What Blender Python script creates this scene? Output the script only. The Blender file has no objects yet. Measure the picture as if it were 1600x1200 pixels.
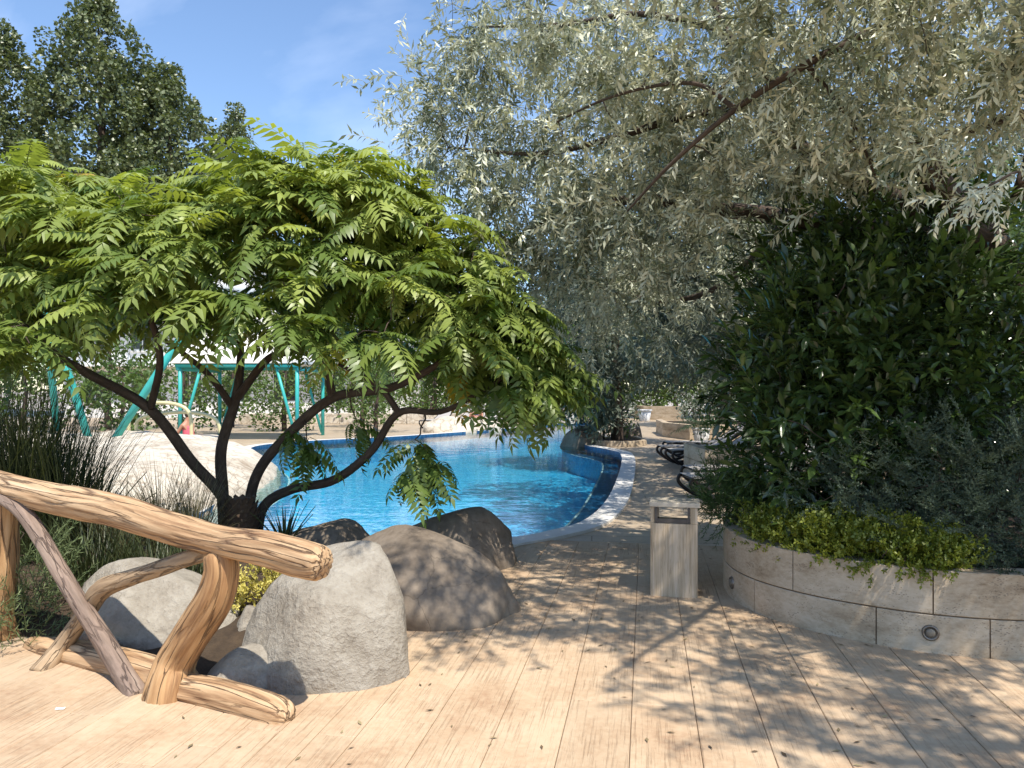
import bpy, bmesh, math, random
import numpy as np
from mathutils import Vector, Matrix, noise
from mathutils.geometry import tessellate_polygon
rng = np.random.default_rng(7)
random.seed(7)
R = math.radians
SC = bpy.context.scene
COL = SC.collection
F = 1186.0; HOR = 610.0; EYE = 1.6          # focal length in photo pixels, horizon row, eye height (m)

# ------------------------------------------------------------------ camera
cam = bpy.data.cameras.new('camera'); camo = bpy.data.objects.new('camera', cam); COL.objects.link(camo)
cam.sensor_width = 36; cam.lens = 36 * F / 1600; cam.shift_y = 10 / 1600; cam.clip_end = 3000
camo.location = (0, 0, EYE); camo.rotation_euler = (R(90), 0, 0)
SC.camera = camo

# ------------------------------------------------------------------ sky, sun, exposure
SUN_EL = 61; SUN_H = Vector((0.50, -0.866, 0)).normalized()     # horizontal direction towards the sun
world = bpy.data.worlds.new('World'); SC.world = world; world.use_nodes = True
wn = world.node_tree.nodes; wl = world.node_tree.links
bg = wn['Background']
sky = wn.new('ShaderNodeTexSky'); sky.sky_type = 'NISHITA'; sky.sun_disc = False
sky.sun_elevation = R(SUN_EL); sky.sun_rotation = math.atan2(SUN_H.x, SUN_H.y)
sky.air_density = 1.0; sky.dust_density = 0.1; sky.ozone_density = 3.5
tc = wn.new('ShaderNodeTexCoord'); mp = wn.new('ShaderNodeMapping')
mp.inputs['Rotation'].default_value = (0.2, 0.6, 0.5); mp.inputs['Scale'].default_value = (1.2, 7.0, 3.0)
nz = wn.new('ShaderNodeTexNoise'); nz.inputs['Scale'].default_value = 1.7; nz.inputs['Detail'].default_value = 6
cr = wn.new('ShaderNodeValToRGB'); cr.color_ramp.elements[0].position = 0.50; cr.color_ramp.elements[1].position = 0.80
cr.color_ramp.elements[1].color = (0.22, 0.22, 0.22, 1)
mx = wn.new('ShaderNodeMixRGB'); mx.inputs[2].default_value = (9, 9.5, 10.5, 1)
wl.new(tc.outputs['Generated'], mp.inputs[0]); wl.new(mp.outputs[0], nz.inputs['Vector']); wl.new(nz.outputs[0], cr.inputs[0])
wl.new(cr.outputs[0], mx.inputs[0]); wl.new(sky.outputs[0], mx.inputs[1]); wl.new(mx.outputs[0], bg.inputs[0])
bg.inputs[1].default_value = 0.14
sun = bpy.data.lights.new('sun', 'SUN'); suno = bpy.data.objects.new('sun', sun); COL.objects.link(suno)
sun.energy = 4.1; sun.angle = R(0.55); sun.color = (1.0, 0.94, 0.84)
TOSUN = (SUN_H * math.cos(R(SUN_EL)) + Vector((0, 0, math.sin(R(SUN_EL))))).normalized()
suno.rotation_euler = TOSUN.to_track_quat('Z', 'Y').to_euler(); suno.location = (3, -5, 12)
SC.view_settings.view_transform = 'Standard'; SC.view_settings.look = 'None'
SC.view_settings.exposure = 0.78; SC.view_settings.gamma = 1.0
SC.cycles.max_bounces = 8; SC.cycles.transparent_max_bounces = 12
SC.cycles.caustics_reflective = False; SC.cycles.caustics_refractive = False

# ------------------------------------------------------------------ helpers
def W(px, py, d):
    """point at photo pixel (px, py), d metres ahead"""
    return np.array([(px - 800) / F * d, d, EYE + (HOR - py) / F * d])
def G(px, py, z=0.0):
    """point on level z seen at photo pixel"""
    d = (EYE - z) * F / (py - HOR)
    return np.array([(px - 800) / F * d, d, z])
def tag(o, label=None, cat=None, group=None, kind=None):
    if label: o['label'] = label
    if cat: o['category'] = cat
    if group: o['group'] = group
    if kind: o['kind'] = kind
    return o
def empty(name, loc=(0, 0, 0), rz=0.0):
    o = bpy.data.objects.new(name, None); COL.objects.link(o)
    o.location = loc; o.rotation_euler = (0, 0, rz); o.empty_display_size = 0.1
    return o
def link(name, me, mat=None, parent=None, smooth=False):
    o = bpy.data.objects.new(name, me); COL.objects.link(o)
    if mat is not None and len(me.materials) == 0: me.materials.append(mat)
    if parent is not None: o.parent = parent
    if smooth: me.shade_smooth()
    return o
def mesh_np(name, V, T, attrs=None):
    """numpy verts (n,3) and faces (m,k) to mesh"""
    me = bpy.data.meshes.new(name)
    V = np.ascontiguousarray(V, dtype=np.float32); T = np.ascontiguousarray(T, dtype=np.int32)
    n, (m, k) = len(V), T.shape
    me.vertices.add(n); me.vertices.foreach_set('co', V.ravel())
    me.loops.add(m * k); me.loops.foreach_set('vertex_index', T.ravel())
    me.polygons.add(m); me.polygons.foreach_set('loop_start', np.arange(0, m * k, k, dtype=np.int32))
    me.update(calc_edges=True)
    for an, (typ, data) in (attrs or {}).items():
        a = me.attributes.new(an, typ, 'POINT')
        a.data.foreach_set('value' if typ == 'FLOAT' else 'vector', np.ascontiguousarray(data, dtype=np.float32).ravel())
    return me
def mesh_py(name, verts, faces):
    me = bpy.data.meshes.new(name); me.from_pydata([tuple(v) for v in verts], [], faces); me.update(); return me
def box_bm(bm, x0, x1, y0, y1, z0, z1, bev=0.0):
    vs = [bm.verts.new(p) for p in ((x0,y0,z0),(x1,y0,z0),(x1,y1,z0),(x0,y1,z0),(x0,y0,z1),(x1,y0,z1),(x1,y1,z1),(x0,y1,z1))]
    fs = [bm.faces.new([vs[i] for i in f]) for f in ((3,2,1,0),(4,5,6,7),(0,1,5,4),(1,2,6,5),(2,3,7,6),(3,0,4,7))]
    if bev > 0:
        es = list({e for f in fs for e in f.edges})
        bmesh.ops.bevel(bm, geom=es, offset=bev, segments=1, affect='EDGES')
def bm_mesh(name, fn):
    bm = bmesh.new(); fn(bm); me = bpy.data.meshes.new(name); bm.to_mesh(me); bm.free(); return me
def box(name, x0, x1, y0, y1, z0, z1, mat, parent=None, bev=0.004):
    return link(name, bm_mesh(name, lambda bm: box_bm(bm, x0, x1, y0, y1, z0, z1, bev)), mat, parent)
def norm(a):
    a = np.asarray(a, float); return a / np.maximum(np.linalg.norm(a, axis=-1, keepdims=True), 1e-9)
def resample(pts, n):
    """Catmull-Rom through points (k, c) -> n samples"""
    P = np.asarray(pts, float); P = np.vstack([2 * P[0] - P[1], P, 2 * P[-1] - P[-2]])
    k = len(P) - 3; u = np.linspace(0, k - 1e-6, n); i = u.astype(int); t = (u - i)[:, None]
    a, b, c, d = P[i], P[i + 1], P[i + 2], P[i + 3]
    return 0.5 * ((2*b) + (c - a)*t + (2*a - 5*b + 4*c - d)*t*t + (-a + 3*b - 3*c + d)*t**3)
def tube_geo(P, rad, sides=6, cap=True):
    """tube round polyline P (n,3), radii (n,) -> V, quads, local coords"""
    P = np.asarray(P, float); n = len(P); rad = np.broadcast_to(np.asarray(rad, float), (n,))
    T = norm(np.gradient(P, axis=0))
    ref = np.array([0, 0, 1.0]) if abs(T[0][2]) < 0.9 else np.array([1.0, 0, 0])
    x = norm(np.cross(T[0], ref)); X = []
    for t in T:
        x = norm(x - t * np.dot(x, t)); X.append(x)
    X = np.array(X); Yv = np.cross(T, X)
    a = np.linspace(0, 2 * np.pi, sides, endpoint=False)
    V = P[:, None] + rad[:, None, None] * (np.cos(a)[None, :, None] * X[:, None] + np.sin(a)[None, :, None] * Yv[:, None])
    s = np.concatenate([[0], np.cumsum(np.linalg.norm(np.diff(P, axis=0), axis=1))])
    L = np.stack([np.cos(a)[None] * rad[:, None], np.sin(a)[None] * rad[:, None], np.repeat(s[:, None], sides, 1)], -1)
    i = np.arange(n - 1)[:, None] * sides; j = np.arange(sides)[None]; j2 = (j + 1) % sides
    Q = np.stack([i + j, i + j2, i + sides + j2, i + sides + j], -1).reshape(-1, 4)
    V = V.reshape(-1, 3); L = L.reshape(-1, 3)
    if cap:
        c0 = len(V); V = np.vstack([V, P[:1], P[-1:]])
        L = np.vstack([L, [[0, 0, 0]], [[0, 0, s[-1]]]])
        k = np.arange(sides); k2 = (k + 1) % sides; e = (n - 1) * sides
        Q = np.vstack([Q, np.stack([k2, k, np.full(sides, c0), np.full(sides, c0)], -1), np.stack([e + k, e + k2, np.full(sides, c0 + 1), np.full(sides, c0 + 1)], -1)])
    return V, Q, L
def tubes_mesh(name, items, sides=6):
    """many tubes joined: items = [(P, rad)]; triangles only"""
    Vs, Ts, Ls, off = [], [], [], 0
    for P, r in items:
        V, Q, L = tube_geo(P, r, sides, cap=False)
        Vs.append(V); Ls.append(L); Ts.append(np.vstack([Q[:, [0, 1, 2]], Q[:, [0, 2, 3]]]) + off); off += len(V)
    me = mesh_np(name, np.vstack(Vs), np.vstack(Ts), {'lc': ('FLOAT_VECTOR', np.vstack(Ls))}); me.shade_smooth(); return me
def tube_obj(name, pts, rad, mat, parent=None, sides=10, n=None):
    P = resample(pts, n) if n else np.asarray(pts, float)
    r = np.interp(np.linspace(0, 1, len(P)), np.linspace(0, 1, len(np.atleast_1d(rad))), np.atleast_1d(rad))
    V, Q, L = tube_geo(P, r, sides)
    m = Q[:, 2] == Q[:, 3]
    T = np.vstack([Q[~m][:, [0, 1, 2]], Q[~m][:, [0, 2, 3]], Q[m][:, :3]])
    me = mesh_np(name, V, T, {'lc': ('FLOAT_VECTOR', L)}); me.shade_smooth()
    return link(name, me, mat, parent)
# ---- leaf scattering
def frames(d, n):
    """rotation matrices (N,3,3) with local y = d and local z near n"""
    y = norm(d); x = norm(np.cross(y, n)); z = np.cross(x, y)
    return np.stack([x, y, z], -1)
def scatter_geo(tmpl, Rm, s, t, var, jit=None):
    tv, tf = tmpl; N, k = len(t), len(tv)
    V = np.einsum('nij,kj->nki', Rm, tv) * np.asarray(s).reshape(-1, 1, 1) + t[:, None]
    T = (tf[None] + (np.arange(N) * k)[:, None, None]).reshape(-1, 3)
    return V.reshape(-1, 3), T, np.repeat(var, k)
def join(parts):
    Vs, Ts, As, off = [], [], [], 0
    for V, T, a in parts:
        Vs.append(V); Ts.append(T + off); As.append(a); off += len(V)
    return np.vstack(Vs), np.vstack(Ts), np.concatenate(As)
def leaf_mesh(name, parts):
    V, T, a = join(parts); return mesh_np(name, V, T, {'var': ('FLOAT', a)})
def rand_dirs(n):
    return norm(rng.normal(size=(n, 3)))
def leaf_kite(l=1.0, w=0.2, fold=0.04, droop=0.08, mid=0.42):
    V = np.array([[0, 0, 0], [-w, l*mid, fold - droop*.2], [0, l*mid*1.05, 0], [w, l*mid, fold - droop*.2], [0, l, -droop]])
    return V, np.array([[0, 2, 1], [1, 2, 4], [0, 3, 2], [3, 4, 2]])
def leaf_oval(l=1.0, w=0.2, fold=0.05, droop=0.12):
    V = np.array([[0,0,0],[-w*.75,l*.25,fold*.8],[0,l*.25,0],[w*.75,l*.25,fold*.8],[-w,l*.58,fold-droop*.3],[0,l*.58,-droop*.3],[w,l*.58,fold-droop*.3],[0,l,-droop]])
    return V, np.array([[0,2,1],[0,3,2],[1,2,5],[1,5,4],[2,3,6],[2,6,5],[4,5,7],[5,6,7]])
LEAF2 = (np.array([[0,0,0],[-.3,.45,.05],[0,1,-.08],[.3,.45,.05]]), np.array([[0,2,1],[0,3,2]]))
def compose(leaf, items, extra=None):
    """items: list of (Rm, s, t) arrays merged into one template"""
    Rm = np.array([i[0] for i in items]); s = np.array([i[1] for i in items]); t = np.array([i[2] for i in items])
    V, T, _ = scatter_geo(leaf, Rm, s, t, np.zeros(len(t)))
    if extra is not None:
        T = np.vstack([T, extra[1] + len(V)]); V = np.vstack([V, extra[0]])
    return V, T
def stick(P, r, sides=3):
    V, Q, _ = tube_geo(P, r, sides, cap=False)
    return V, np.vstack([Q[:, [0, 1, 2]], Q[:, [0, 2, 3]]])
def in_poly(x, y, poly):
    c = np.zeros(np.shape(x), bool); n = len(poly)
    for i in range(n):
        x0, y0 = poly[i]; x1, y1 = poly[(i + 1) % n]
        if y0 == y1: continue
        cond = ((y0 > y) != (y1 > y)) & (x < (x1 - x0) * (y - y0) / (y1 - y0) + x0); c ^= cond
    return c

# ------------------------------------------------------------------ materials
def mat_new(name):
    m = bpy.data.materials.new(name); m.use_nodes = True
    nt = m.node_tree; return m, nt.nodes, nt.links, nt.nodes['Principled BSDF']
def N_(nodes, typ, **kw):
    n = nodes.new('ShaderNode' + typ)
    for k, v in kw.items():
        if k in n.inputs.keys(): n.inputs[k].default_value = v
        else: setattr(n, k, v)
    return n
def ramp(nodes, stops):
    n = nodes.new('ShaderNodeValToRGB'); e = n.color_ramp.elements
    while len(e) < len(stops): e.new(0.5)
    for el, (p, c) in zip(e, stops):
        el.position = p; el.color = (*c, 1) if len(c) == 3 else c
    return n
def leaf_mat(name, c0, c1, rough=0.5, trans=0.3, tcol=None, spec=0.5):
    m, n, l, p = mat_new(name)
    at = N_(n, 'Attribute', attribute_name='var'); rp = ramp(n, [(0.0, c0), (1.0, c1)])
    l.new(at.outputs['Fac'], rp.inputs[0]); l.new(rp.outputs[0], p.inputs['Base Color'])
    p.inputs['Roughness'].default_value = rough; p.inputs['Specular IOR Level'].default_value = spec
    if trans > 0:
        t = N_(n, 'BsdfTranslucent'); mixc = N_(n, 'MixRGB', blend_type='MULTIPLY'); mixc.inputs[0].default_value = 1
        mixc.inputs[2].default_value = (*(tcol or (1.2, 1.2, 0.7)), 1)
        l.new(rp.outputs[0], mixc.inputs[1]); l.new(mixc.outputs[0], t.inputs[0])
        ms = N_(n, 'MixShader'); ms.inputs[0].default_value = trans
        l.new(p.outputs[0], ms.inputs[1]); l.new(t.outputs[0], ms.inputs[2]); l.new(ms.outputs[0], n['Material Output'].inputs[0])
    return m
def surf_mat(name, cols, scale=6, rough=0.8, bump=0.3, bdist=0.01, stretch=(1, 1, 1), coord='obj', detail=8, rot=0.0, fine=40, extra=None, spec=0.4):
    """noise-coloured surface: cols = ramp stops; second finer noise gives relief"""
    m, n, l, p = mat_new(name)
    if coord == 'obj': src = N_(n, 'TexCoord').outputs['Object']
    elif coord == 'pos': src = N_(n, 'NewGeometry').outputs['Position']
    else: src = N_(n, 'Attribute', attribute_name='lc').outputs['Vector']
    mpn = N_(n, 'Mapping'); mpn.inputs['Scale'].default_value = stretch; mpn.inputs['Rotation'].default_value = (0, 0, rot)
    l.new(src, mpn.inputs[0])
    a = N_(n, 'TexNoise', Scale=scale, Detail=detail, Roughness=0.62); b = N_(n, 'TexNoise', Scale=fine, Detail=6, Roughness=0.65)
    l.new(mpn.outputs[0], a.inputs['Vector']); l.new(mpn.outputs[0], b.inputs['Vector'])
    mi = N_(n, 'Math', operation='MULTIPLY_ADD'); mi.inputs[1].default_value = 0.35
    l.new(b.outputs[0], mi.inputs[0]); 
    sc_ = N_(n, 'Math', operation='MULTIPLY'); sc_.inputs[1].default_value = 0.65
    l.new(a.outputs[0], sc_.inputs[0]); l.new(sc_.outputs[0], mi.inputs[2])
    rp = ramp(n, cols); l.new(mi.outputs[0], rp.inputs[0])
    bp = N_(n, 'Bump', Strength=bump, Distance=bdist); l.new(mi.outputs[0], bp.inputs['Height'])
    l.new(rp.outputs[0], p.inputs['Base Color']); l.new(bp.outputs[0], p.inputs['Normal'])
    p.inputs['Roughness'].default_value = rough; p.inputs['Specular IOR Level'].default_value = spec
    if extra: extra(m, n, l, p, mpn, mi, rp, bp)
    return m
def plain(name, col, rough=0.5, metal=0.0):
    return surf_mat(name, [(0.3, tuple(c * 0.85 for c in col)), (0.7, col)], scale=9, rough=rough, bump=0.05, fine=60)

def crack_extra(scale, dark, amount=0.7, width=0.05, bstr=0.8, dist=(0.35, 0.35, 0.35)):
    """thin dark cracks with relief from voronoi cell borders"""
    def f(m, n, l, p, mpn, mi, rp, bp):
        nz2 = N_(n, 'TexNoise', Scale=scale * 1.5, Detail=5)
        vm = N_(n, 'VectorMath', operation='MULTIPLY_ADD'); vm.inputs[1].default_value = dist
        l.new(mpn.outputs[0], nz2.inputs['Vector']); l.new(nz2.outputs['Color'], vm.inputs[0]); l.new(mpn.outputs[0], vm.inputs[2])
        v = N_(n, 'TexVoronoi', feature='DISTANCE_TO_EDGE', Scale=scale); l.new(vm.outputs[0], v.inputs['Vector'])
        cr_ = ramp(n, [(0.0, (0, 0, 0)), (width, (1, 1, 1))]); l.new(v.outputs['Distance'], cr_.inputs[0])
        mk = N_(n, 'TexNoise', Scale=scale * 0.6, Detail=2); l.new(mpn.outputs[0], mk.inputs['Vector'])
        mkr = ramp(n, [(0.36, (1, 1, 1)), (0.5, (0, 0, 0))]); l.new(mk.outputs[0], mkr.inputs[0])
        mxx = N_(n, 'Math', operation='MAXIMUM'); l.new(cr_.outputs[0], mxx.inputs[0]); l.new(mkr.outputs[0], mxx.inputs[1])
        mc = N_(n, 'MixRGB'); mc.inputs[2].default_value = (*dark, 1)
        inv = N_(n, 'Math', operation='MULTIPLY_ADD'); inv.inputs[1].default_value = -amount; inv.inputs[2].default_value = amount
        l.new(mxx.outputs[0], inv.inputs[0]); l.new(inv.outputs[0], mc.inputs[0]); l.new(rp.outputs[0], mc.inputs[1]); l.new(mc.outputs[0], p.inputs['Base Color'])
        b2 = N_(n, 'Bump', Strength=bstr, Distance=0.012); l.new(mxx.outputs[0], b2.inputs['Height']); l.new(bp.outputs[0], b2.inputs['Normal']); l.new(b2.outputs[0], p.inputs['Normal'])
    return f
def pits_extra(scale, dark):
    def f(m, n, l, p, mpn, mi, rp, bp):
        v = N_(n, 'TexVoronoi', Scale=scale); l.new(mpn.outputs[0], v.inputs['Vector'])
        nz2 = N_(n, 'TexNoise', Scale=scale * 0.12, Detail=3); l.new(mpn.outputs[0], nz2.inputs['Vector'])
        ad = N_(n, 'Math', operation='MULTIPLY_ADD'); ad.inputs[1].default_value = -1.1; ad.inputs[2].default_value = 0.70
        l.new(nz2.outputs[0], ad.inputs[0])
        lt = N_(n, 'Math', operation='LESS_THAN'); l.new(v.outputs['Distance'], lt.inputs[0]); l.new(ad.outputs[0], lt.inputs[1])
        sm = N_(n, 'Math', operation='MULTIPLY'); sm.inputs[1].default_value = 0.5; l.new(lt.outputs[0], sm.inputs[0])
        mc = N_(n, 'MixRGB'); mc.inputs[2].default_value = (*dark, 1); l.new(sm.outputs[0], mc.inputs[0]); l.new(rp.outputs[0], mc.inputs[1]); l.new(mc.outputs[0], p.inputs['Base Color'])
        b2 = N_(n, 'Bump', Strength=0.6, Distance=0.006, invert=True); l.new(lt.outputs[0], b2.inputs['Height']); l.new(bp.outputs[0], b2.inputs['Normal']); l.new(b2.outputs[0], p.inputs['Normal'])
    return f

BOARD_ANG = R(-10)
def plank_extra(m, n, l, p, mpn, mi, rp, bp):
    # fine stamped grain lines plus blotchy wear
    g = N_(n, 'TexNoise', Scale=1.0, Detail=4, Roughness=0.7); mp2 = N_(n, 'Mapping'); mp2.inputs['Rotation'].default_value = (0, 0, -BOARD_ANG)
    ms = N_(n, 'Mapping'); ms.inputs['Scale'].default_value = (75, 2.6, 1)
    oi = N_(n, 'ObjectInfo'); geo = N_(n, 'NewGeometry')
    l.new(geo.outputs['Position'], mp2.inputs[0]); l.new(mp2.outputs[0], ms.inputs[0])
    off = N_(n, 'VectorMath', operation='ADD'); comb = N_(n, 'CombineXYZ'); mul = N_(n, 'Math', operation='MULTIPLY'); mul.inputs[1].default_value = 50
    l.new(oi.outputs['Random'], mul.inputs[0]); l.new(mul.outputs[0], comb.inputs[1]); l.new(ms.outputs[0], off.inputs[0]); l.new(comb.outputs[0], off.inputs[1])
    l.new(off.outputs[0], g.inputs['Vector'])
    gr = ramp(n, [(0.34, (0, 0, 0)), (0.48, (1, 1, 1))]); l.new(g.outputs[0], gr.inputs[0])
    mk = N_(n, 'TexNoise', Scale=2.3, Detail=4); l.new(geo.outputs['Position'], mk.inputs['Vector'])
    mkr = ramp(n, [(0.40, (0.6, 0.6, 0.6)), (0.62, (0.05, 0.05, 0.05))]); l.new(mk.outputs[0], mkr.inputs[0])
    inv = N_(n, 'Math', operation='SUBTRACT'); inv.inputs[0].default_value = 1.0; l.new(gr.outputs[0], inv.inputs[1])
    am = N_(n, 'Math', operation='MULTIPLY'); l.new(inv.outputs[0], am.inputs[0]); l.new(mkr.outputs[0], am.inputs[1])
    mc = N_(n, 'MixRGB', blend_type='MIX'); mc.inputs[2].default_value = (0.22, 0.135, 0.075, 1)
    l.new(am.outputs[0], mc.inputs[0]); l.new(rp.outputs[0], mc.inputs[1])
    hs = N_(n, 'HueSaturation'); vv = N_(n, 'Math', operation='MULTIPLY_ADD'); vv.inputs[1].default_value = 0.10; vv.inputs[2].default_value = 0.90
    l.new(oi.outputs['Random'], vv.inputs[0]); l.new(vv.outputs[0], hs.inputs['Value']); l.new(mc.outputs[0], hs.inputs['Color'])
    l.new(hs.outputs[0], p.inputs['Base Color'])
    b2 = N_(n, 'Bump', Strength=0.5, Distance=0.004); l.new(gr.outputs[0], b2.inputs['Height']); l.new(bp.outputs[0], b2.inputs['Normal']); l.new(b2.outputs[0], p.inputs['Normal'])
def path_extra(m, n, l, p, mpn, mi, rp, bp):
    br = N_(n, 'TexBrick', Scale=1.0); br.inputs['Color1'].default_value = (1, 1, 1, 1); br.inputs['Color2'].default_value = (0.86, 0.86, 0.88, 1); br.inputs['Mortar'].default_value = (0.42, 0.36, 0.3, 1)
    br.inputs['Mortar Size'].default_value = 0.008; br.inputs['Brick Width'].default_value = 1.6; br.inputs['Row Height'].default_value = 0.3
    mp2 = N_(n, 'Mapping'); mp2.inputs['Rotation'].default_value = (0, 0, R(6)); geo = N_(n, 'NewGeometry')
    l.new(geo.outputs['Position'], mp2.inputs[0]); l.new(mp2.outputs[0], br.inputs['Vector'])
    mc = N_(n, 'MixRGB', blend_type='MULTIPLY'); mc.inputs[0].default_value = 1; l.new(rp.outputs[0], mc.inputs[1]); l.new(br.outputs['Color'], mc.inputs[2]); l.new(mc.outputs[0], p.inputs['Base Color'])
    b2 = N_(n, 'Bump', Strength=0.5, Distance=0.005, invert=True); l.new(br.outputs['Fac'], b2.inputs['Height']); l.new(bp.outputs[0], b2.inputs['Normal']); l.new(b2.outputs[0], p.inputs['Normal'])

M = {}
M['plank'] = surf_mat('stamped_plank', [(0.3, (0.36, 0.22, 0.13)), (0.43, (0.46, 0.32, 0.20)), (0.55, (0.53, 0.39, 0.255)), (0.75, (0.56, 0.44, 0.30))], scale=2.2, fine=26, bump=0.35, bdist=0.004, rough=0.75, coord='pos', extra=plank_extra)
M['paving'] = surf_mat('stamped_paving', [(0.3, (0.36, 0.27, 0.18)), (0.5, (0.47, 0.37, 0.26)), (0.75, (0.55, 0.46, 0.34))], scale=1.7, fine=22, bump=0.25, bdist=0.004, rough=0.42, coord='pos', extra=path_extra, spec=0.6)
M['joint'] = plain('joint', (0.17, 0.115, 0.07), 0.9)
M['soil'] = surf_mat('soil', [(0.3, (0.03, 0.02, 0.013)), (0.7, (0.09, 0.06, 0.035))], scale=9, fine=60, bump=0.9, bdist=0.03, rough=1)
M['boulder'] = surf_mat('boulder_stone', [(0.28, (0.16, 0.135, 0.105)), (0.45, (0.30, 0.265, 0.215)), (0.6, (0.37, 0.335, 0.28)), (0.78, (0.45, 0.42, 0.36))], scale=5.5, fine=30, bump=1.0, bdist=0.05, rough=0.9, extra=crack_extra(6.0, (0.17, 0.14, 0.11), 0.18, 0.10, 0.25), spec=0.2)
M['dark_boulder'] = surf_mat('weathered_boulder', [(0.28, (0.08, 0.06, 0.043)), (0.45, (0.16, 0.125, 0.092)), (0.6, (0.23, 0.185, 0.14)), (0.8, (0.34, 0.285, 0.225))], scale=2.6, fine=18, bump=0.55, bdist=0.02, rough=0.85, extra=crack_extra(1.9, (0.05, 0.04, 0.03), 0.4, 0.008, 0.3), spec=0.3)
M['pale_rock'] = surf_mat('pale_rock', [(0.3, (0.26, 0.21, 0.15)), (0.45, (0.5, 0.44, 0.35)), (0.65, (0.66, 0.60, 0.50))], scale=1.4, fine=9, bump=0.9, bdist=0.05, rough=0.9, coord='pos', extra=crack_extra(3.2, (0.25, 0.18, 0.12), 0.6, 0.10))
M['log'] = surf_mat('log_wood', [(0.36, (0.17, 0.085, 0.04)), (0.45, (0.38, 0.23, 0.12)), (0.54, (0.52, 0.35, 0.20)), (0.68, (0.60, 0.45, 0.30))], scale=7, fine=30, stretch=(1.6, 1.6, 0.09), coord='lc', bump=0.7, bdist=0.01, rough=0.75, extra=crack_extra(13, (0.10, 0.05, 0.028), 0.85, 0.07, 0.9, (0.10, 0.10, 0.02)))
M['post'] = surf_mat('post_wood', [(0.36, (0.15, 0.07, 0.03)), (0.45, (0.33, 0.18, 0.08)), (0.54, (0.46, 0.275, 0.13)), (0.68, (0.55, 0.37, 0.21))], scale=7, fine=34, stretch=(1.5, 1.5, 0.10), coord='lc', bump=0.7, bdist=0.01, rough=0.75, extra=crack_extra(12, (0.09, 0.045, 0.022), 0.85, 0.06, 0.9, (0.10, 0.10, 0.02)))
M['brace'] = surf_mat('brace_wood', [(0.3, (0.10, 0.07, 0.05)), (0.5, (0.24, 0.17, 0.13)), (0.75, (0.40, 0.31, 0.24))], scale=9, fine=40, stretch=(1.5, 1.5, 0.2), coord='lc', bump=0.7, bdist=0.008, rough=0.75, extra=crack_extra(14, (0.05, 0.03, 0.025), 0.7, 0.06, 0.8, (0.1, 0.1, 0.02)))
M['brace2'] = surf_mat('brace_wood_tan', [(0.3, (0.16, 0.10, 0.055)), (0.5, (0.34, 0.235, 0.14)), (0.75, (0.47, 0.35, 0.23))], scale=9, fine=40, stretch=(1.5, 1.5, 0.2), coord='lc', bump=0.7, bdist=0.008, rough=0.75, extra=crack_extra(14, (0.08, 0.05, 0.03), 0.7, 0.06, 0.8, (0.1, 0.1, 0.02)))
M['bark'] = surf_mat('bark', [(0.3, (0.025, 0.018, 0.013)), (0.5, (0.07, 0.048, 0.035)), (0.75, (0.15, 0.11, 0.085))], scale=14, fine=50, stretch=(1, 1, 0.35), coord='lc', bump=0.8, bdist=0.01, rough=0.9)
M['palm'] = surf_mat('palm_scales', [(0.3, (0.05, 0.03, 0.02)), (0.7, (0.17, 0.11, 0.07))], scale=20, fine=60, bump=0.6, rough=0.9)
M['olive_bark'] = surf_mat('olive_bark', [(0.3, (0.025, 0.018, 0.013)), (0.5, (0.065, 0.046, 0.034)), (0.75, (0.14, 0.10, 0.075))], scale=10, fine=40, stretch=(1.3, 1.3, 0.2), coord='lc', bump=1.0, bdist=0.02, rough=0.9)
M['travertine'] = surf_mat('travertine_wall', [(0.32, (0.22, 0.155, 0.095)), (0.44, (0.40, 0.31, 0.21)), (0.58, (0.53, 0.435, 0.32)), (0.8, (0.60, 0.52, 0.40))], scale=2.6, fine=26, stretch=(1, 1, 2.2), coord='pos', bump=0.4, bdist=0.004, rough=0.75, extra=pits_extra(48, (0.10, 0.075, 0.05)))
M['bin_stone'] = surf_mat('bin_travertine', [(0.36, (0.26, 0.18, 0.11)), (0.46, (0.43, 0.33, 0.22)), (0.56, (0.55, 0.44, 0.32)), (0.7, (0.64, 0.54, 0.42))], scale=11, fine=36, stretch=(2.4, 2.4, 0.10), bump=0.3, bdist=0.003, rough=0.55, extra=pits_extra(75, (0.16, 0.11, 0.07)))
M['bin_lid'] = surf_mat('bin_lid_stone', [(0.3, (0.36, 0.31, 0.24)), (0.7, (0.58, 0.51, 0.41))], scale=6, fine=30, bump=0.2, bdist=0.003, rough=0.5)
M['dark_metal'] = plain('dark_metal', (0.07, 0.06, 0.055), 0.4)
M['steel'] = plain('brushed_steel', (0.22, 0.19, 0.16), 0.35); M['steel'].node_tree.nodes['Principled BSDF'].inputs['Metallic'].default_value = 0.7
M['lens'] = plain('frosted_lens', (0.20, 0.17, 0.13), 0.35)
M['coping'] = surf_mat('white_coping', [(0.3, (0.52, 0.50, 0.46)), (0.7, (0.72, 0.70, 0.66))], scale=3, fine=30, bump=0.2, bdist=0.003, rough=0.6, coord='pos')
M['white'] = plain('white_paint', (0.78, 0.77, 0.74), 0.6)
M['roof_white'] = plain('white_canvas', (0.80, 0.76, 0.70), 0.7)
M['teal'] = plain('teal_paint', (0.05, 0.42, 0.38), 0.4)
M['cream'] = plain('cream_tube', (0.62, 0.56, 0.32), 0.4)
M['glass'] = plain('dark_window', (0.03, 0.04, 0.05), 0.1)
M['resin'] = plain('dark_resin', (0.018, 0.014, 0.014), 0.35)
M['sling'] = plain('pale_sling', (0.42, 0.39, 0.36), 0.7)
M['pot'] = plain('white_pot', (0.70, 0.70, 0.69), 0.45)
M['skin'] = plain('skin', (0.45, 0.22, 0.14), 0.5)
M['hair'] = plain('hair', (0.04, 0.025, 0.02), 0.6)
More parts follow.
